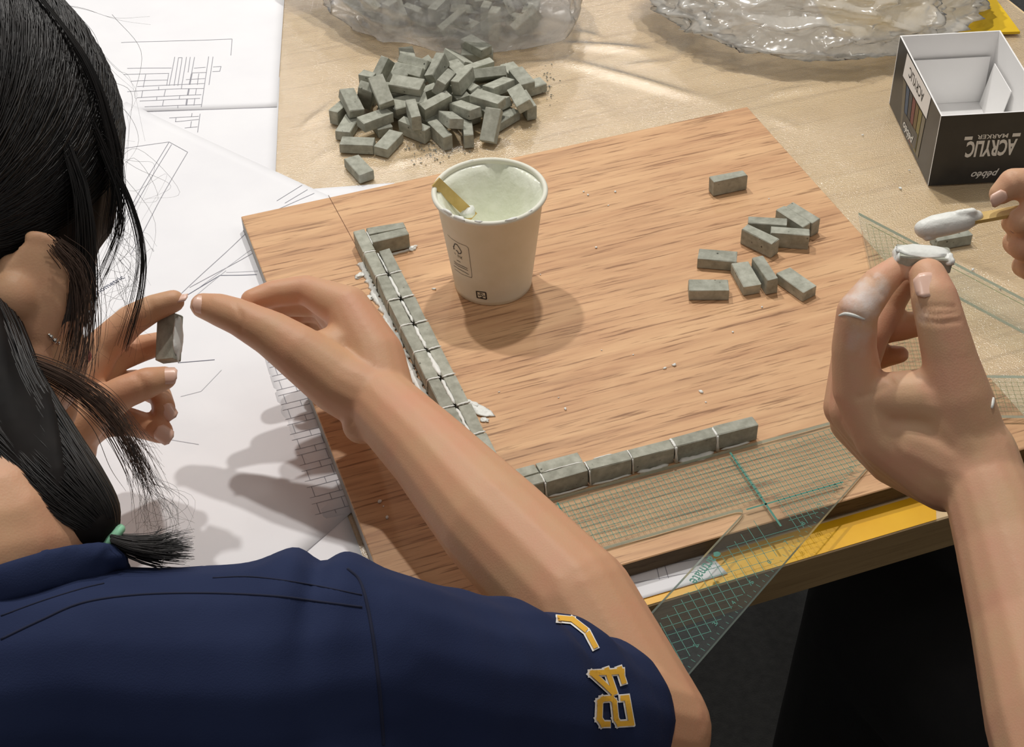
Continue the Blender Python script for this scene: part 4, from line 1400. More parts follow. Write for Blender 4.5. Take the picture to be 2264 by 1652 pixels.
# ring finger, curled towards the palm
chain(acc, [PX(2040, 714, D + 0.030, 28), PX(1995, 722, D + 0.036, 32), PX(1945, 728, D + 0.044, 34), PX(1880, 790, D + 0.050, 42), PX(1872, 900, D + 0.048, 52), PX(1960, 990, D + 0.040, 62), PX(2090, 1060, D + 0.022, 72)])
# little finger
chain(acc, [PX(1990, 784, D + 0.046, 20), PX(1955, 788, D + 0.052, 26), PX(1905, 800, D + 0.060, 30), PX(1868, 860, D + 0.064, 38), PX(1880, 935, D + 0.060, 46), PX(1970, 1020, D + 0.046, 52), PX(2090, 1070, D + 0.028, 64)])
# web of thumb, heel of hand, wrist
chain(acc, [PX(1965, 880, D + 0.006, 58), PX(2040, 880, D, 66), PX(2110, 900, D - 0.002, 78)])
chain(acc, [PX(1930, 920, D + 0.020, 70), PX(2030, 980, D + 0.010, 92), PX(2130, 1030, D + 0.002, 98), PX(2180, 1085, D - 0.006, 96)])
chain(acc, [PX(2110, 930, D, 84), PX(2160, 1010, D - 0.002, 90), PX(2185, 1090, D - 0.008, 92)])
FA = [PX(2185, 1090, D - 0.010, 96), PX(2225, 1200, D - 0.022, 112), PX(2285, 1380, D - 0.045, 138), PX(2350, 1580, D - 0.075, 172), PX(2440, 1830, D - 0.11, 200), PX(2500, 1990, D - 0.14, 205)]
chain(acc, FA)
EL = FA[-1][0]
# upper left arm to a shoulder, chest, neck, head
SHL = Vector((0.40, -0.47, 1.13)); SHR = Vector((0.78, -0.36, 1.13)); CH = Vector((0.61, -0.45, 1.02)); NK = Vector((0.58, -0.40, 1.22))
chain(acc, [(EL, 0.042), (EL.lerp(SHL, 0.5), 0.047), (SHL, 0.055)])
chain(acc, [(SHL, 0.055), (CH + Vector((0, 0, 0.05)), 0.10), (SHR, 0.055)])
chain(acc, [(CH, 0.115), (Vector((0.62, -0.50, 0.75)), 0.12), (Vector((0.63, -0.52, 0.56)), 0.13)])
chain(acc, [(CH + Vector((0, 0.01, 0.1)), 0.07), (NK, 0.055), (NK + Vector((-0.02, 0.05, 0.06)), 0.05)])
# right hand gripping the stick, wrist out to the right
DR = 0.885
chain(acc, [PX(2212, 428, DR - 0.010, 26), PX(2240, 405, DR - 0.012, 34), PX(2285, 412, DR - 0.008, 42), PX(2350, 450, DR, 56)])                       # thumb
chain(acc, [PX(2240, 492, DR + 0.004, 27), PX(2262, 490, DR - 0.008, 34), PX(2300, 470, DR - 0.010, 38), PX(2370, 455, DR + 0.008, 52), PX(2450, 500, DR + 0.01, 64)])   # index
chain(acc, [PX(2246, 536, DR + 0.014, 30), PX(2266, 544, DR + 0.002, 36), PX(2315, 530, DR, 40), PX(2380, 510, DR + 0.018, 52), PX(2450, 530, DR + 0.02, 64)])
chain(acc, [PX(2262, 588, DR + 0.024, 26), PX(2282, 592, DR + 0.014, 32), PX(2325, 578, DR + 0.012, 36), PX(2385, 560, DR + 0.030, 48), PX(2450, 560, DR + 0.03, 60)])
chain(acc, [PX(2292, 625, DR + 0.034, 22), PX(2308, 628, DR + 0.026, 28), PX(2340, 612, DR + 0.026, 30), PX(2390, 596, DR + 0.042, 40), PX(2450, 580, DR + 0.035, 56)])
chain(acc, [PX(2360, 455, DR + 0.004, 58), PX(2430, 510, DR + 0.012, 74), PX(2530, 570, DR + 0.01, 76)])
WR = dp(2540, 575, DR + 0.01)
ER = Vector((0.74, -0.18, 0.88))
chain(acc, [(WR, 0.024), (WR.lerp(ER, 0.5), 0.034), (ER, 0.040), (SHR, 0.052)])
# head
HC2 = NK + Vector((-0.03, 0.09, 0.14))
f2 = Vector((-0.25, 0.72, -0.65)).normalized(); r2 = f2.cross(Vector((0, 0, 1))).normalized(); u2 = r2.cross(f2)
acc.add(ellipsoid(HC2, (r2, f2, u2), (0.074, 0.094, 0.100)))
acc.add(ellipsoid(HC2 + f2 * 0.03 - u2 * 0.055, (r2, f2, u2), (0.056, 0.062, 0.062)))
chain(acc, [(HC2 + f2 * 0.088 - u2 * 0.005, 0.009), (HC2 + f2 * 0.105 - u2 * 0.040, 0.013)])
for s in (-1, 1):
    acc.add(ellipsoid(HC2 + r2 * 0.076 * s - u2 * 0.015, (r2, f2, u2), (0.010, 0.020, 0.031)))
body2 = fuse(acc, 'body', M_SKIN2, p2, 0.0017, 4)
crease(body2, [[(2032, 690), (2070, 696), (2122, 690)], [(2034, 708), (2075, 714), (2128, 708)], [(2036, 680), (2080, 678), (2115, 680)],
               [(1860, 690), (1885, 700), (1925, 720)], [(1922, 612), (1938, 632), (1952, 656)], [(1935, 805), (1960, 830), (1975, 850)], [(1900, 880), (1935, 868), (1965, 850)],
               [(2240, 385), (2252, 410), (2258, 432)], [(2235, 515), (2250, 520), (2264, 518)]], 0.0008)
nail(p2, dp(2051, 630, D - 0.0178), dp(2046, 600, D - 0.0150) - dp(2058, 655, D - 0.0205), -CFWD + CUP_ * 0.2, 0.0066, 0.0070)
nail(p2, dp(2208, 440, DR - 0.0165), dp(2195, 445, DR) - dp(2230, 425, DR), -CFWD - CUP_ * 0.6, 0.0042, 0.0050)
nail(p2, dp(2248, 497, DR - 0.0055), dp(2235, 500, DR) - dp(2260, 492, DR), -CFWD, 0.0042, 0.0048)
# drop of wet paste running along the side of the hand
def on_skin(o, px, py, lift=0.0):
    h = bvh_of(o).ray_cast(CAM, ray(px, py).normalized())
    return h[0] + h[1] * lift if h[0] else None
_bv2 = bvh_of(body2)
def skin_bead(parent, pts, r, name='paste_drip'):
    P = []
    for q in pts:
        h = _bv2.ray_cast(CAM, ray(*q).normalized())
        if h[0]: P.append(h[0])
    if len(P) > 1:
        path = catmull(P, 4)
        rr = [r * (0.4 + 0.6 * math.sin(math.pi * (i + 0.6) / (len(path) + 0.2))) for i in range(len(path))]
        mesh_obj(name, *tube(path, rr, 8), M_MORTAR, parent, True)
skin_bead(p2, [(2190, 838), (2196, 860), (2196, 880), (2192, 903)], 0.0012)
skin_bead(p2, [(1855, 698), (1870, 694), (1890, 698), (1912, 706)], 0.0011)

# dark clothes
M_BLACKCLOTH = mottled('black cotton', srgb(17, 17, 18), srgb(23, 23, 24), 40, 0.92, 0.3, 600, 0.001)
acc = Acc()
chain(acc, [(SHL, 0.068), (CH + Vector((0, 0, 0.05)), 0.118), (SHR, 0.068)])
chain(acc, [(CH, 0.130), (Vector((0.62, -0.50, 0.75)), 0.138), (Vector((0.63, -0.52, 0.54)), 0.150)])
chain(acc, [(SHL, 0.066), (EL.lerp(SHL, 0.45), 0.060)])
chain(acc, [(SHR, 0.066), (ER.lerp(SHR, 0.45), 0.058)])
chain(acc, [(CH + Vector((0, 0.01, 0.1)), 0.083), (NK - Vector((0, 0, 0.02)), 0.066)])
shirt2 = fuse(acc, 'black_shirt', M_BLACKCLOTH, p2, 0.006, 5)
acc = Acc()
HIPL, HIPR = Vector((0.53, -0.50, 0.53)), Vector((0.72, -0.48, 0.53))
KNL, KNR = Vector((0.408, 0.06, 0.535)), Vector((0.78, 0.02, 0.53))
chain(acc, [(HIPL, 0.12), (HIPL.lerp(KNL, 0.5), 0.093), (KNL, 0.076), (Vector((0.405, 0.08, 0.30)), 0.072), (Vector((0.405, 0.07, 0.10)), 0.066)])
chain(acc, [(HIPR, 0.12), (HIPR.lerp(KNR, 0.5), 0.09), (KNR, 0.07), (Vector((0.78, 0.05, 0.30)), 0.06), (Vector((0.78, 0.0, 0.10)), 0.055)])
chain(acc, [(HIPL, 0.13), (HIPR, 0.13)])
fuse(acc, 'black_trousers', M_BLACKCLOTH, p2, 0.006, 5)
M_SHOE = plain('black shoe leather', srgb(24, 24, 26), 0.5)
for x, y_ in ((0.405, 0.07), (0.78, 0.0)):
    acc = Acc()
    chain(acc, [(Vector((x, y_ - 0.04, 0.045)), 0.042), (Vector((x, y_ + 0.06, 0.042)), 0.042), (Vector((x, y_ + 0.15, 0.034)), 0.032)])
    chain(acc, [(Vector((x, y_ - 0.01, 0.09)), 0.045), (Vector((x, y_ - 0.01, 0.05)), 0.045)])
    fuse(acc, 'shoe', M_SHOE, p2, 0.006, 3)
# short dark hair
acc = Acc()
acc.add(ellipsoid(HC2 - f2 * 0.012 + u2 * 0.012, (r2, f2, u2), (0.082, 0.098, 0.101)))
M_HAIR = NT('black hair')
c_ = M_HAIR.coord((1, 1, 1))
M_HAIR.set(Base_Color=M_HAIR.ramp(M_HAIR.noise(c_, 30, 3), [(0.3, srgb(14, 12, 12)), (0.7, srgb(30, 25, 23))]), Roughness=0.7)
M_HAIR.b.inputs['Specular IOR Level'].default_value = 0.15
M_HAIR = M_HAIR.m
fuse(acc, 'hair', M_HAIR, p2, 0.006, 2)

# stool under the second person
def stool(x, y, label):
    r = thing('stool', label, 'stool', (x, y, 0))
    mesh_obj('seat', *lathe([(0.001, 0.318), (0.150, 0.318), (0.158, 0.325), (0.158, 0.335), (0.150, 0.342), (0.001, 0.342)], 40, (x, y, 0)), M_STEEL, r)
    for k in range(4):
        a = math.pi / 4 + k * math.pi / 2
        mesh_obj('leg', *tube([(x + 0.11 * math.cos(a), y + 0.11 * math.sin(a), 0.319), (x + 0.17 * math.cos(a), y + 0.17 * math.sin(a), 0.001)], 0.011, 10), M_STEEL, r)
    return r
stool(0.625, -0.53, 'dark round stool under the person in black at the right')

# ------------------------------------------------------------------ brick held by the second person, coated with paste
hb = thing('mini_brick', 'paste-smeared small brick pinched in the hand at the right', 'brick')
bc = dp(2040, 572, D + 0.004)
ax_ = (dp(2094, 578, D + 0.002) - dp(1990, 570, D + 0.002)).normalized()
nz_ = (CUP_ * 0.80 - CFWD * 0.60); nz_ = (nz_ - ax_ * nz_.dot(ax_)).normalized()
ny_ = nz_.cross(ax_)
hb.location = bc
Rm = Matrix((ax_, ny_, nz_)).transposed()
core = bpy.data.objects.new('brick_core', BRICKS[2]); core.parent = hb; COL.objects.link(core)
core.rotation_mode = 'QUATERNION'; core.rotation_quaternion = Rm.to_quaternion()
def local_lump(parent, c, size, sd, R, mat, name, sub=3, rough=0.35):
    v, f = lump((0, 0, 0), size, sd, sub, rough)
    o = mesh_obj(name, [Vector(c) + R @ p for p in v], f, mat, None, True)
    o.parent = parent
    return o
local_lump(hb, Rm @ Vector((-0.001, 0, 0.0046)), (0.0150, 0.0062, 0.0016), 3, Rm, M_MORTAR, 'paste_coat', 3, 0.25)
local_lump(hb, Rm @ Vector((-0.0145, 0, 0.0005)), (0.0018, 0.0060, 0.0044), 8, Rm, M_MORTAR, 'paste_coat', 3, 0.3)
local_lump(hb, Rm @ Vector((0.0130, -0.003, 0.0030)), (0.0030, 0.0050, 0.0030), 12, Rm, M_MORTAR, 'paste_coat', 3, 0.3)

# stick loaded with paste, in the other hand
sk = thing('spreading_stick', 'flat wooden stick thickly loaded with white paste, held over the brick', 'stick')
sa_, sb_ = dp(2066, 500, DR - 0.001), dp(2330, 452, DR - 0.004)
sk.location = sa_
dd_ = (sb_ - sa_).normalized(); nn_ = (CUP_ - CFWD * 0.75); nn_ = (nn_ - dd_ * nn_.dot(dd_)).normalized(); ss_ = dd_.cross(nn_)
V = []
for p in (sa_, sb_):
    for a, b in ((-1, -1), (1, -1), (1, 1), (-1, 1)):
        V.append(p + ss_ * 0.0040 * a + nn_ * 0.0011 * b)
mesh_obj('stick_blade', V, [(0, 3, 2, 1), (4, 5, 6, 7), (0, 1, 5, 4), (1, 2, 6, 5), (2, 3, 7, 6), (3, 0, 4, 7)], M_STICK, sk)
acc = Acc()
for px, py, r, dz in [(2040, 508, 22, 0), (2062, 502, 25, 0.001), (2090, 496, 25, 0.001), (2115, 490, 23, 0), (2140, 484, 19, 0), (2160, 476, 13, -0.002), (2110, 478, 15, -0.004)]:
    pass
chain(acc, [PX(2043, 506, DR, 21), PX(2066, 501, DR, 26), PX(2100, 494, DR - 0.001, 26), PX(2130, 488, DR - 0.001, 24), PX(2158, 480, DR - 0.002, 16)])
chain(acc, [PX(2118, 474, DR - 0.004, 10), PX(2150, 468, DR - 0.005, 9), PX(2162, 474, DR - 0.004, 6)])
chain(acc, [PX(2036, 505, DR, 15), PX(2050, 524, DR, 10), PX(2064, 522, DR, 8)])
pb = fuse(acc, 'paste_load', M_MORTAR, sk, 0.0008, 2)
# ------------------------------------------------------------------ woman in the foreground: body
wo = thing('person', 'woman in a navy shirt with dark hair, reaching across towards a held brick', 'person', (-0.14, -0.42, 0))
psi = math.radians(32)
f1 = (CFWD * math.cos(psi) + CRIGHT * math.sin(psi)).normalized()
u1 = (CUP_ + CRIGHT * 0.03).normalized(); u1 = (u1 - f1 * u1.dot(f1)).normalized()
r1 = f1.cross(u1)
HC1 = dp(-172, 385, 0.770)
def hl(r, f, u): return HC1 + r1 * r + f1 * f + u1 * u
A3 = (r1, f1, u1)
acc = Acc()
# skull, cheeks, jaw, nose, brow, lips
acc.add(ellipsoid(hl(0, -0.006, 0.0), A3, (0.080, 0.098, 0.095)))
acc.add(ellipsoid(hl(0, 0.026, -0.052), A3, (0.068, 0.062, 0.062)))
acc.add(ellipsoid(hl(0, 0.030, -0.092), A3, (0.060, 0.060, 0.046)))
acc.add(ellipsoid(hl(0, 0.076, -0.118), A3, (0.024, 0.018, 0.020)))
chain(acc, [(hl(0, 0.084, -0.030), 0.008), (hl(0, 0.093, -0.062), 0.010)])
for s in (-1, 1):
    acc.add(ellipsoid(hl(0.010 * s, 0.086, -0.066), A3, (0.009, 0.010, 0.008)))
    acc.add(ellipsoid(hl(0.030 * s, 0.066, -0.024), A3, (0.020, 0.012, 0.008)))
acc.add(ellipsoid(hl(0, 0.090, -0.086), A3, (0.022, 0.010, 0.005)))
acc.add(ellipsoid(hl(0, 0.088, -0.095), A3, (0.019, 0.010, 0.005)))
# ears: flared plate, rim, lobe
def ear(c, out, fwd, up, k=1.0):
    nrm = (out * 0.74 - fwd * 0.67).normalized()          # back of the ear faces backwards
    ax = (fwd * 0.74 + out * 0.67).normalized()
    acc.add(ellipsoid(c + ax * 0.008 * k, (ax, nrm, up), (0.0150 * k, 0.0045 * k, 0.0310 * k)))
    rim = [(0.004, -0.028), (-0.006, -0.018), (-0.010, 0.002), (-0.007, 0.020), (0.004, 0.030), (0.017, 0.029), (0.026, 0.018), (0.027, 0.004), (0.024, -0.008)]
    rim = [(0.006, 0.031), (0.015, 0.029), (0.021, 0.018), (0.0215, 0.003), (0.0185, -0.012), (0.014, -0.024)]
    P = catmull([c + ax * a * k + up * b * k + nrm * -0.001 for a, b in rim], 4)
    chain(acc, [(p, 0.0034 * k) for p in P])
    acc.add(ellipsoid(c + ax * 0.009 * k - up * 0.031 * k, (ax, nrm, up), (0.0095 * k, 0.0048 * k, 0.0095 * k)))
    chain(acc, [(c - out * 0.004 + up * 0.016 * k, 0.006), (c - out * 0.004 - up * 0.016 * k, 0.006)])
EARC = dp(38, 660, 0.702)
ear(EARC, r1, f1, u1, 0.92)
ear(hl(-0.078, -0.004, -0.055), -r1, f1, u1, 1.0)
er_loc = EARC - HC1
chain(acc, [(hl(0.060, -0.004, -0.050), 0.022), (EARC - r1 * 0.004, 0.014)])
# neck and trunk
C7 = dp(10, 1330, 0.615)
SR = dp(770, 1480, 0.665); SL = dp(-620, 1700, 0.72)
CHT = dp(180, 1830, 0.70)
PEL = Vector((-0.16, -0.44, 0.50))
NB = dp(30, 1420, 0.665)
chain(acc, [(hl(0, -0.026, -0.070), 0.054), (dp(-10, 1230, 0.655), 0.052), (NB, 0.054), (CHT + CFWD * 0.03, 0.060)])
chain(acc, [(SR - CUP_ * 0.006, 0.030), (NB + CFWD * 0.05 - CUP_ * 0.03, 0.045), (SL + CFWD * 0.02 - CUP_ * 0.006, 0.030)])
chain(acc, [(CHT + CFWD * 0.03, 0.070), (PEL, 0.09)])
# right arm
ELB = PX(1436, 1612, 0.815, 138)
chain(acc, [(SR - CUP_ * 0.006, 0.034), (SR.lerp(ELB[0], 0.5), 0.038), ELB])
RA = [ELB, PX(1270, 1338, 0.850, 139), PX(1090, 1156, 0.890, 124), PX(950, 1000, 0.930, 96), PX(840, 890, 0.965, 80)]
chain(acc, RA)
# right hand
chain(acc, [PX(449, 676, 0.988, 29), PX(484, 685, 0.985, 37), PX(530, 702, 0.980, 42), PX(600, 738, 0.976, 52), PX(662, 780, 0.972, 62), PX(750, 846, 0.970, 72), PX(835, 890, 0.966, 78)])
chain(acc, [PX(556, 664, 0.998, 25), PX(602, 650, 1.002, 30), PX(676, 640, 1.004, 33), PX(768, 684, 0.996, 54), PX(828, 790, 0.982, 68), PX(848, 880, 0.970, 72)])
chain(acc, [PX(606, 676, 1.014, 28), PX(650, 668, 1.018, 33), PX(712, 664, 1.020, 38), PX(768, 712, 1.012, 54), PX(824, 810, 0.995, 66), PX(845, 880, 0.975, 70)])
chain(acc, [PX(620, 700, 1.040, 26), PX(670, 684, 1.044, 30), PX(720, 684, 1.042, 34), PX(765, 735, 1.032, 48), PX(815, 830, 1.008, 60), PX(835, 890, 0.980, 66)])
chain(acc, [PX(655, 730, 1.056, 23), PX(690, 715, 1.060, 26), PX(725, 715, 1.056, 29), PX(752, 770, 1.044, 42), PX(800, 850, 1.016, 54), PX(825, 895, 0.985, 62)])
chain(acc, [PX(700, 790, 0.980, 54), PX(748, 775, 0.986, 58), PX(790, 750, 0.992, 58)])
chain(acc, [PX(765, 850, 0.980, 70), PX(825, 850, 0.978, 74)])
acc.add(ellipsoid(dp(800, 938, 0.962), A3, (0.0125, 0.0125, 0.0125)))
# left hand pinching the brick
L0 = 0.945
chain(acc, [PX(383, 666, L0, 26), PX(338, 682, L0, 31), PX(288, 710, L0, 36), PX(225, 770, L0, 42), PX(170, 850, L0 - 0.004, 58)])
chain(acc, [PX(352, 760, L0 + 0.020, 27), PX(308, 772, L0 + 0.022, 31), PX(258, 788, L0 + 0.018, 36), PX(195, 838, L0 + 0.006, 46), PX(150, 900, L0, 56)])
chain(acc, [PX(364, 836, L0 - 0.004, 27), PX(328, 846, L0 - 0.010, 35), PX(272, 868, L0 - 0.012, 38), PX(210, 908, L0 - 0.010, 48), PX(150, 960, L0 - 0.010, 60)])
chain(acc, [PX(364, 902, L0 + 0.014, 25), PX(352, 872, L0 + 0.030, 27), PX(300, 846, L0 + 0.034, 30), PX(220, 866, L0 + 0.020, 42), PX(160, 930, L0 + 0.006, 56)])
chain(acc, [PX(356, 954, L0 + 0.010, 28), PX(326, 944, L0 + 0.018, 30), PX(284, 932, L0 + 0.020, 32), PX(220, 926, L0 + 0.014, 44), PX(160, 960, L0, 56)])
chain(acc, [PX(175, 860, L0 + 0.002, 62), PX(150, 950, L0, 70), PX(140, 1040, L0 - 0.012, 66)])
LW = PX(140, 1050, L0 - 0.014, 64)
LE = (Vector((-0.30, -0.06, 0.80)), 0.038)
chain(acc, [LW, (LW[0].lerp(LE[0], 0.5), 0.033), LE, (SL, 0.044)])
body1 = fuse(acc, 'body', M_SKIN1, wo, 0.0018, 4)
crease(body1, [[(520, 672), (534, 700), (532, 735)], [(288, 690), (300, 712), (305, 740)], [(300, 830), (318, 850), (322, 878)], [(330, 668), (338, 684), (340, 705)], [(545, 664), (600, 684), (660, 706), (700, 700)]], 0.0007)
# nails
nail(wo, dp(450, 673, 0.9798), dp(425, 668, 0.99) - dp(470, 676, 0.99), -CFWD + CUP_ * 0.25, 0.0058, 0.0068)
nail(wo, dp(368, 829, L0 - 0.0105), dp(392, 830, L0) - dp(345, 832, L0), -CFWD + CUP_ * 0.45, 0.0055, 0.0066)
nail(wo, dp(362, 962, L0 + 0.0020), dp(380, 972, L0) - dp(340, 945, L0), -CFWD, 0.0052, 0.0058)
nail(wo, dp(398, 657, L0 - 0.002), dp(412, 655, L0) - dp(375, 662, L0), CUP_ * 0.7 + CRIGHT * 0.7 - CFWD * 0.3, 0.0045, 0.0050)
nail(wo, dp(372, 912, L0 + 0.0085), dp(380, 925, L0) - dp(360, 895, L0), -CFWD, 0.0048, 0.0052)
# eyes and brows, on the far side of the face
M_EYE = plain('eye white', srgb(236, 234, 230), 0.25); M_IRIS = plain('dark iris', srgb(40, 26, 20), 0.2); M_LIP = plain('lip', srgb(190, 110, 104), 0.45)
for s in (-1, 1):
    eo = mesh_obj('eye', *ellipsoid(hl(0.030 * s, 0.074, -0.038), A3, (0.012, 0.010, 0.0065), 16, 10), M_EYE, wo, True)
    mesh_obj('iris', *ellipsoid(hl(0.030 * s, 0.0825, -0.039), A3, (0.005, 0.003, 0.005), 12, 8), M_IRIS, eo, True)
    mesh_obj('eyebrow', *bone(hl(0.014 * s, 0.084, -0.016), hl(0.042 * s, 0.070, -0.014), 0.003, 0.002, 10), M_IRIS, wo, True)
mesh_obj('lips', *ellipsoid(hl(0, 0.0965, -0.090), A3, (0.018, 0.005, 0.007), 18, 10), M_LIP, wo, True)
# silver stud earring
M_SILVER = plain('silver', (0.86, 0.84, 0.80, 1), 0.15, Metallic=1.0)
_b1 = bvh_of(body1)
def skin1(px, py):
    h = _b1.ray_cast(CAM, ray(px, py).normalized())
    return (h[0], h[1]) if h[0] else (dp(px, py, 0.70), -CFWD)
acc = Acc()
for q, r in [((112, 744), 0.0011), ((119, 752), 0.0013), ((127, 758), 0.0010), ((108, 740), 0.0008)]:
    p, n_ = skin1(*q)
    acc.add(ellipsoid(p + n_ * 0.0006, A3, (r, r, r), 10, 6))
acc.build('earring', M_SILVER, wo, True)

# ------------------------------------------------------------------ navy shirt
xn = NT('navy jersey')
cn = xn.coord()
xn.set(Base_Color=xn.ramp(xn.noise(cn, 14, 3), [(0.3, srgb(33, 42, 72)), (0.7, srgb(39, 49, 80))]), Roughness=0.85)
xn.b.inputs['Specular IOR Level'].default_value = 0.15
xn.bump(xn.noise(cn, 1400, 2), 0.25, 0.0005)
M_NAVY = xn.m
acc = Acc()
chain(acc, [(SR, 0.0475), (dp(560, 1510, 0.650), 0.051), (dp(330, 1505, 0.640), 0.048), (dp(170, 1490, 0.632), 0.046), (dp(20, 1510, 0.625), 0.044), (dp(-200, 1580, 0.635), 0.046), (SL, 0.052)])
chain(acc, [(dp(560, 1640, 0.68), 0.072), (dp(180, 1720, 0.68), 0.090), (dp(-300, 1740, 0.70), 0.085)])
chain(acc, [(CHT, 0.118), (CHT.lerp(PEL, 0.5), 0.128), (PEL, 0.140)])
chain(acc, [(dp(640, 1560, 0.67), 0.060), (PEL + Vector((0.05, 0, 0.1)), 0.12)])
chain(acc, [(SR, 0.0475), (dp(980, 1535, 0.700), 0.0485), (dp(1180, 1565, 0.745), 0.0475), (dp(1305, 1592, 0.780), 0.0440)])
chain(acc, [(SL, 0.052), (SL.lerp(LE[0], 0.55), 0.052)])
shirt = fuse(acc, 'navy_shirt', M_NAVY, wo, 0.0030, 6)
# soft folds pressed into the cloth
me = shirt.data
ax_s = (ELB[0] - SR).normalized()
newco = []
for p, vn in [(v.co.copy(), v.normal.copy()) for v in me.vertices]:
    t = (p - SR).dot(ax_s) / (ELB[0] - SR).length
    k = 0.0
    rel = p - SR
    if -0.1 < t < 1.1:
        w = math.exp(-((t - 0.55) / 0.33) ** 2)
        k += w * 0.0048 * noise.noise(Vector((rel.dot(ax_s) * 48 + rel.dot(CUP_) * 18, rel.dot(CUP_) * 9, 4.0)))
    k += 0.0030 * noise.noise(p * 11.0 + Vector((3, 1, 2))) + 0.0012 * noise.noise(p * 27.0)
    # bunched cloth at the top of the shoulder
    for (px, py, amp, sx, sy) in ((650, 1225, 0.0065, 0.012, 0.03), (760, 1245, 0.0045, 0.010, 0.03), (705, 1250, -0.004, 0.006, 0.03)):
        c = dp(px, py, 0.655)
        dxx = (p - c).dot(CRIGHT) / sx; dyy = (p - c).dot(CUP_) / sy
        k += amp * math.exp(-dxx * dxx - dyy * dyy) 
    newco += list(p + vn * k)
me.vertices.foreach_set('co', newco)
me.update()
_bs = bvh_of(shirt)
def cloth(px, py, lift=0.0004):
    h = _bs.ray_cast(CAM, ray(px, py).normalized())
    return h[0] + h[1] * lift if h[0] else None
M_SEAM = plain('darker navy thread', srgb(16, 23, 50), 0.9)
def seam(pts, r, name='seam', mat=None, lift=0.0):
    P = []
    for w_ in catmull([Vector((a[0], a[1], 0)) for a in pts], 10):
        q = cloth(w_.x, w_.y, lift)
        if q is not None: P.append(q)
    if len(P) > 3:
        return mesh_obj(name, *tube(P, r, 6), mat or M_SEAM, shirt, True)
seam([(2, 1414), (90, 1372), (180, 1334), (300, 1316), (450, 1312), (600, 1318), (700, 1330), (800, 1343)], 0.00055)
seam([(2, 1362), (90, 1330), (180, 1302), (230, 1290)], 0.0004)
seam([(470, 1278), (560, 1276), (680, 1292), (800, 1316)], 0.0004)
seam([(768, 1258), (795, 1285), (812, 1340), (826, 1420), (838, 1520), (845, 1600), (848, 1648)], 0.0008, 'armhole_seam')
# collar band round the neck
acc = Acc()
cp = catmull([dp(-260, 1420, 0.640), dp(-130, 1345, 0.612), dp(-20, 1302, 0.603), (dp(70, 1272, 0.606)), dp(150, 1252, 0.614), dp(226, 1245, 0.626), dp(250, 1262, 0.660), dp(210, 1300, 0.70)], 5)
for p, q in zip(cp[:-1], cp[1:]):
    acc.add(bone(p + CFWD * 0.004, q + CFWD * 0.004, 0.0085, 0.0085, 12, (-CFWD, 0.38)))
collar = fuse(acc, 'collar', M_NAVY, shirt, 0.0018, 2)
# sleeve print
M_GOLD = plain('gold print', srgb(226, 172, 52), 0.6); M_WPR = plain('white print', srgb(232, 230, 226), 0.6)
cs = lambda x, y: (1180 + x * 0.1949, 1330 + y * 0.1949)
def stroke(acc, pts, hw, lift):
    for a, b in zip(pts[:-1], pts[1:]):
        a = Vector(a); b = Vector(b); d = (b - a); L = d.length; d.normalize(); s = Vector((-d.y, d.x))
        a2 = a - d * hw * 0.9; b2 = b + d * hw * 0.9; n = max(2, int((b2 - a2).length / 28)); m = 4
        G = []
        for i in range(n + 1):
            for j in range(m + 1):
                q = a2.lerp(b2, i / n) + s * (hw * (2 * j / m - 1))
                G.append(cloth(*cs(q.x, q.y), lift))
        F = []
        for i in range(n):
            for j in range(m):
                q = [i * (m + 1) + j, i * (m + 1) + j + 1, (i + 1) * (m + 1) + j + 1, (i + 1) * (m + 1) + j]
                if all(G[k] is not None for k in q): F.append(tuple(q))
        acc.add(([g_ if g_ is not None else Vector((0, 0, 0)) for g_ in G], F))
TWO = [[(818, 1392), (762, 1392), (722, 1330), (728, 1140), (762, 1112), (862, 1104), (893, 1140), (915, 1330), (948, 1385), (1092, 1376), (1040, 1098), (992, 1102)]]
FOUR = [[(640, 822), (985, 800)], [(958, 775), (1002, 915)], [(815, 785), (900, 1035)], [(640, 825), (880, 1040)]]
DASH = [[(612, 388), (680, 520)]]
JAY = [[(285, 212), (430, 226), (570, 335)]]
for nm, st_ in (('printed_two', TWO), ('printed_four', FOUR), ('printed_dash', DASH), ('printed_letter', JAY)):
    aw = Acc(); ag = Acc()
    for sg in st_:
        stroke(aw, sg, 46, 0.0007)
        stroke(ag, sg, 29, 0.0012)
    for a_, n_, m_ in ((aw, nm + '_outline', M_WPR), (ag, nm, M_GOLD)):
        used = sorted({i for f in a_.f for i in f}); mp = {o_: k for k, o_ in enumerate(used)}
        if used:
            mesh_obj(n_, [a_.v[i] for i in used], [tuple(mp[i] for i in f) for f in a_.f], m_, shirt)

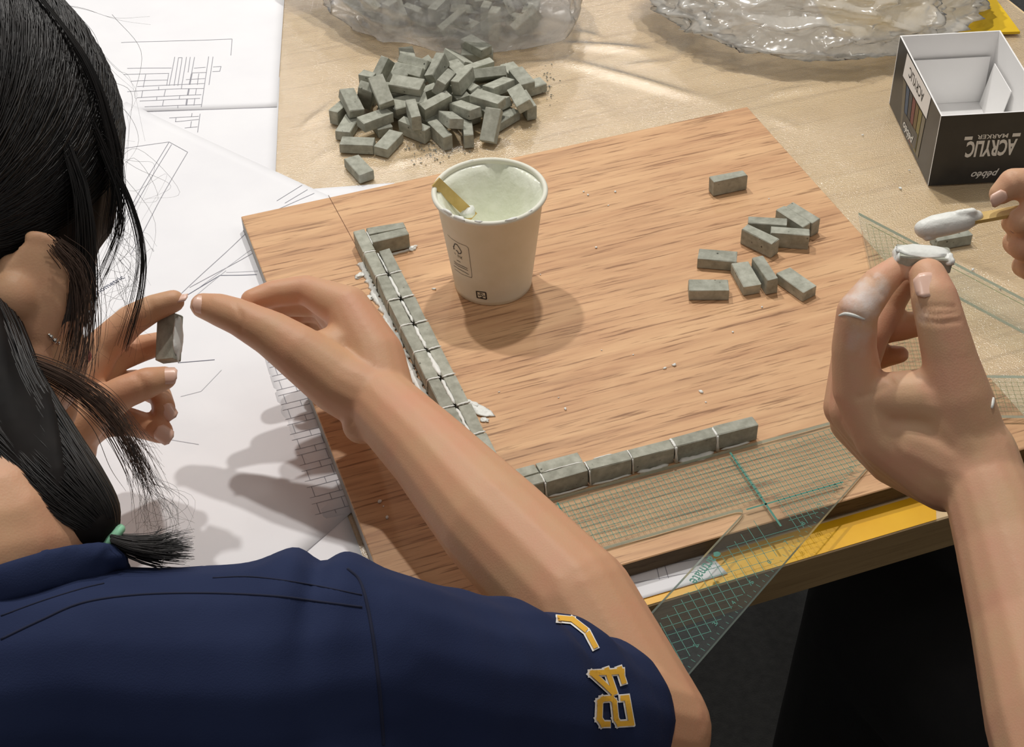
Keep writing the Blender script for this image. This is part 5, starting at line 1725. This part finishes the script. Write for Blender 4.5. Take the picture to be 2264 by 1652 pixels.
# trousers, shoes and stool, mostly out of sight
M_DENIM = mottled('dark denim', srgb(38, 44, 58), srgb(48, 55, 70), 60, 0.9, 0.2, 700)
acc = Acc()
for sx in (-0.10, 0.10):
    hip = PEL + Vector((sx, 0, -0.005)); kn = Vector((-0.16 + sx * 1.5, -0.02, 0.52))
    chain(acc, [(hip, 0.105), (hip.lerp(kn, 0.5), 0.085), (kn, 0.065), (Vector((kn.x, -0.05, 0.28)), 0.055), (Vector((kn.x, -0.10, 0.09)), 0.048)])
chain(acc, [(PEL + Vector((-0.1, 0, 0)), 0.115), (PEL + Vector((0.1, 0, 0)), 0.115)])
fuse(acc, 'trousers', M_DENIM, wo, 0.006, 4)
for sx in (-0.15, 0.15):
    x_ = -0.16 + sx
    acc = Acc()
    chain(acc, [(Vector((x_, -0.14, 0.042)), 0.040), (Vector((x_, -0.04, 0.040)), 0.040), (Vector((x_, 0.04, 0.032)), 0.030)])
    chain(acc, [(Vector((x_, -0.11, 0.09)), 0.043), (Vector((x_, -0.11, 0.05)), 0.043)])
    fuse(acc, 'shoe', M_SHOE, wo, 0.006, 3)
stool(-0.16, -0.47, 'dark round stool under the woman in the navy shirt')

# ------------------------------------------------------------------ brick held by the woman
hb1 = thing('mini_brick', 'small grey brick with white paste on one side, held up by the woman', 'brick')
ua = ((dp(368, 694, L0) - dp(370, 799, L0)).normalized() * 0.97 + CFWD * 0.22).normalized()            # long axis, upright in view
fa = (-CFWD * 0.93 - CRIGHT * 0.36); fa = (fa - ua * fa.dot(ua)).normalized()   # broad face towards the viewer
sa1 = fa.cross(ua)
hb1.location = dp(374, 748, L0 + 0.004)
R1 = Matrix((ua, sa1, fa)).transposed()
core = bpy.data.objects.new('brick_core', BRICKS[5]); core.parent = hb1; COL.objects.link(core)
core.rotation_mode = 'QUATERNION'; core.rotation_quaternion = R1.to_quaternion()
sgn = 1 if sa1.dot(CRIGHT) > 0 else -1
local_lump(hb1, R1 @ Vector((0, sgn * 0.0068, 0.0002)), (0.0140, 0.0016, 0.0046), 6, R1, M_MORTAR, 'paste_coat', 3, 0.3)
# ------------------------------------------------------------------ the woman's hair
hair = None
acc = Acc()
acc.add(ellipsoid(hl(0, -0.016, 0.012) + CRIGHT * 0.0085, A3, (0.096, 0.106, 0.104)))
acc.add(ellipsoid(hl(0.004, -0.008, -0.024), A3, (0.089, 0.092, 0.090)))
acc.add(ellipsoid(hl(0.030, -0.050, -0.050), A3, (0.060, 0.062, 0.075)))
chain(acc, [PX(*q) for q in [(-200, 540, 0.725, 110), (-110, 750, 0.695, 150), (-45, 900, 0.670, 150), (45, 1012, 0.655, 132), (122, 1092, 0.645, 112), (196, 1152, 0.640, 74), (244, 1194, 0.640, 20)]])
hair = fuse(acc, 'hair', M_HAIR, wo, 0.0026, 4)
newco = []
for p, vn in [(v.co.copy(), v.normal.copy()) for v in hair.data.vertices]:
    q = p - HC1
    # long shallow grooves following the fall of the hair
    s = q.dot(f1) * 0.9 + q.dot(r1) * 0.6
    newco += list(p + vn * (0.0016 * noise.noise(Vector((s * 120, q.dot(u1) * 9, 2.0))) + 0.001 * noise.noise(Vector((s * 260, q.dot(u1) * 14, 5.0)))))
hair.data.vertices.foreach_set('co', newco)
hair.data.update()
_bh = bvh_of(hair)
rh = random.Random(21)
M_STR = NT('hair strand')
oi = M_STR.n('ShaderNodeNewGeometry')
M_STR.set(Base_Color=M_STR.ramp(M_STR.noise(M_STR.coord(), 60, 2), [(0.35, srgb(11, 9, 9)), (0.7, srgb(28, 22, 20))]), Roughness=0.48)
M_STR = M_STR.m
M_STRB = plain('brown hair strand', srgb(74, 55, 44), 0.4)

def strands(name, paths, mat, sides=3):
    acc = Acc()
    for P, r in paths:
        n = len(P)
        acc.add(tube(P, [max(r * (1 - 0.75 * (i / (n - 1)) ** 2), 0.00004) for i in range(n)], sides, False))
    o = acc.build(name, mat, wo, True)
    o['kind'] = 'stuff'
    return o
# covering strands: from the crown over the side of the head towards the nape
paths = []
cap_c = hl(0, -0.016, 0.012) + CRIGHT * 0.0085
for i in range(2300):
    a0 = rh.uniform(-0.5, 1.0)               # around the crown: 0 = right side
    st_f = rh.uniform(-0.75, 0.85)
    pts = []
    d0 = Vector((rh.uniform(0.0, 0.25), st_f, 1.0)).normalized()
    d1 = Vector((rh.uniform(0.75, 0.95), st_f * 0.80 - 0.12 + rh.uniform(-0.06, 0.06), -0.10 - rh.uniform(0, 0.25))).normalized()
    d2 = Vector((0.55, -0.85, -0.60)).normalized()
    lift = rh.uniform(0.0, 0.004)
    ph = rh.uniform(0, 50)
    for k in range(15):
        t = k / 14
        d = (d0 * (1 - t) ** 2 + d1 * 2 * t * (1 - t) * 1.15 + d2 * t * t).normalized()
        rad = Vector((0.096, 0.106, 0.104))
        p = cap_c + (r1 * d.x * rad.x + f1 * d.y * rad.y + u1 * d.z * rad.z) * (1 + lift * 4)
        p += r1 * 0.0012 * noise.noise(Vector((ph, t * 3, 0))) + f1 * 0.002 * noise.noise(Vector((ph, t * 3, 9)))
        pts.append(p)
    paths.append((pts, rh.uniform(0.00025, 0.0006)))
strands('hair_strands', paths, M_STR)
PT = [(-200, 540, 0.725, 110), (-110, 750, 0.695, 150), (-45, 900, 0.670, 150), (45, 1012, 0.655, 132), (122, 1092, 0.645, 112), (196, 1152, 0.640, 74), (244, 1194, 0.640, 20)]
paths = []
for i in range(1500):
    an = rh.uniform(0, 2 * math.pi); k = rh.uniform(0.93, 1.03); tw = rh.uniform(-0.5, 0.5)
    P = []
    for j, (x, y, d, r) in enumerate(PT):
        a2 = an + tw * j * 0.25
        rr = r * d / FPX * k
        P.append(dp(x, y, d) + CRIGHT * (rr * math.cos(a2) * 0.85) + CUP_ * (rr * math.cos(a2) * 0.5) - CFWD * (rr * math.sin(a2)))
    paths.append((catmull(P, 4), rh.uniform(0.0003, 0.0008)))
strands('ponytail_strands', paths, M_STR)
def pxpath(pts, jx, jy, jd, n=6):
    ox, oy, od = rh.gauss(0, jx), rh.gauss(0, jy), rh.gauss(0, jd)
    P = []
    for i, (x, y, d) in enumerate(pts):
        t = i / (len(pts) - 1)
        P.append(dp(x + ox * (0.4 + t) + rh.gauss(0, jx * 0.15), y + oy * (0.4 + t), d + od))
    return catmull(P, n)
# front hair falling past the face
paths = []
for i in range(46): paths.append((pxpath([(60, -40, 0.730), (185, 130, 0.735), (240, 280, 0.742), (258, 400, 0.748), (250, 520, 0.750)], 10, 8, 0.004), rh.uniform(0.0002, 0.0005)))
for i in range(30): paths.append((pxpath([(200, 260, 0.735), (250, 370, 0.742), (290, 460, 0.748), (314, 560, 0.752), (304, 660, 0.752), (272, 770, 0.750)], 7, 6, 0.004), rh.uniform(0.00014, 0.00034)))
for i in range(22): paths.append((pxpath([(225, 330, 0.738), (262, 430, 0.744), (268, 500, 0.748), (246, 570, 0.750), (216, 640, 0.750)], 8, 8, 0.004), rh.uniform(0.00014, 0.0003)))
for i in range(90): paths.append((pxpath([(140, 300, 0.720), (178, 420, 0.722), (188, 540, 0.725), (184, 660, 0.727), (168, 780, 0.725)], 16, 20, 0.004), rh.uniform(0.00018, 0.0004)))
strands('front_locks', paths, M_STR)
paths = []
for i in range(60): paths.append((pxpath([(120, 540, 0.700), (170, 600, 0.705), (185, 700, 0.706), (172, 800, 0.702), (140, 860, 0.695)], 20, 22, 0.003), rh.uniform(0.00012, 0.00025)))
for i in range(120): paths.append((pxpath([(40, 790, 0.680), (150, 840, 0.690), (235, 905, 0.700), (290, 985, 0.705), (rh.gauss(325, 14), rh.gauss(1060, 25), 0.705)], 16, 24, 0.004), rh.uniform(0.00013, 0.0003)))
strands('side_wisps', paths, M_STRB)
# free flyaway hairs round the head
paths = []
for i in range(26):
    x0 = rh.uniform(80, 250); y0 = rh.uniform(-20, 420)
    q = [(x0, y0, 0.74), (x0 + rh.uniform(20, 70), y0 + rh.uniform(20, 90), 0.745), (x0 + rh.uniform(40, 110), y0 + rh.uniform(80, 190), 0.75), (x0 + rh.uniform(30, 130), y0 + rh.uniform(150, 300), 0.75)]
    paths.append((pxpath(q, 6, 6, 0.01), rh.uniform(0.00006, 0.00011)))
for i in range(34):
    x0 = rh.uniform(235, 300); y0 = rh.uniform(440, 640)
    q = [(x0, y0, 0.75), (x0 + rh.uniform(-30, 50), y0 + rh.uniform(10, 70), 0.752), (x0 + rh.uniform(-50, 70), y0 + rh.uniform(40, 130), 0.754), (x0 + rh.uniform(-60, 60), y0 + rh.uniform(80, 180), 0.752)]
    paths.append((pxpath(q, 6, 6, 0.01), rh.uniform(0.00006, 0.00010)))
for i in range(7):
    q = [(130, 10, 0.73), (190, 22, 0.735), (260, 44, 0.74), (rh.uniform(300, 350), rh.uniform(40, 70), 0.745)] if i < 2 else [(240, rh.uniform(300, 420), 0.745), (300, rh.uniform(340, 440), 0.75), (rh.uniform(340, 420), rh.uniform(380, 460), 0.755), (rh.uniform(280, 330), rh.uniform(430, 520), 0.755)]
    paths.append((pxpath(q, 4, 6, 0.006), rh.uniform(0.00006, 0.0001)))
for i in range(40):
    q = [(290, 980, 0.70), (rh.uniform(300, 340), 1060, 0.70), (rh.uniform(300, 400), rh.uniform(1100, 1160), 0.70), (rh.uniform(290, 420), rh.uniform(1150, 1240), 0.695)]
    paths.append((pxpath(q, 12, 12, 0.01), rh.uniform(0.00006, 0.00011)))
strands('flyaway_hairs', paths, M_STR)
# ponytail tip beyond the tie, lying on the shoulder
paths = []
for i in range(420):
    e = rh.gauss(0, 1)
    q = [(244, 1194 + e * 6, 0.640), (285, 1208 + e * 10, 0.642), (rh.uniform(320, 350), 1216 + e * 15, 0.645), (rh.uniform(350, 430), 1214 + e * 20 + rh.uniform(-10, 8), 0.648)]
    paths.append((pxpath(q, 2, 2, 0.005, 4), rh.uniform(0.00015, 0.0004)))
strands('ponytail_tip', paths, M_STR)
tie_c = dp(244, 1196, 0.640); td_ = (dp(290, 1208, 0.642) - dp(215, 1150, 0.64)).normalized()
e1 = td_.orthogonal().normalized(); e2 = td_.cross(e1)
mesh_obj('hair_tie', *tube([tie_c + (e1 * math.cos(a * math.pi / 10) + e2 * math.sin(a * math.pi / 10)) * 0.0062 for a in range(21)], 0.0022, 8), plain('mint green elastic', srgb(150, 214, 176), 0.6), wo, True)
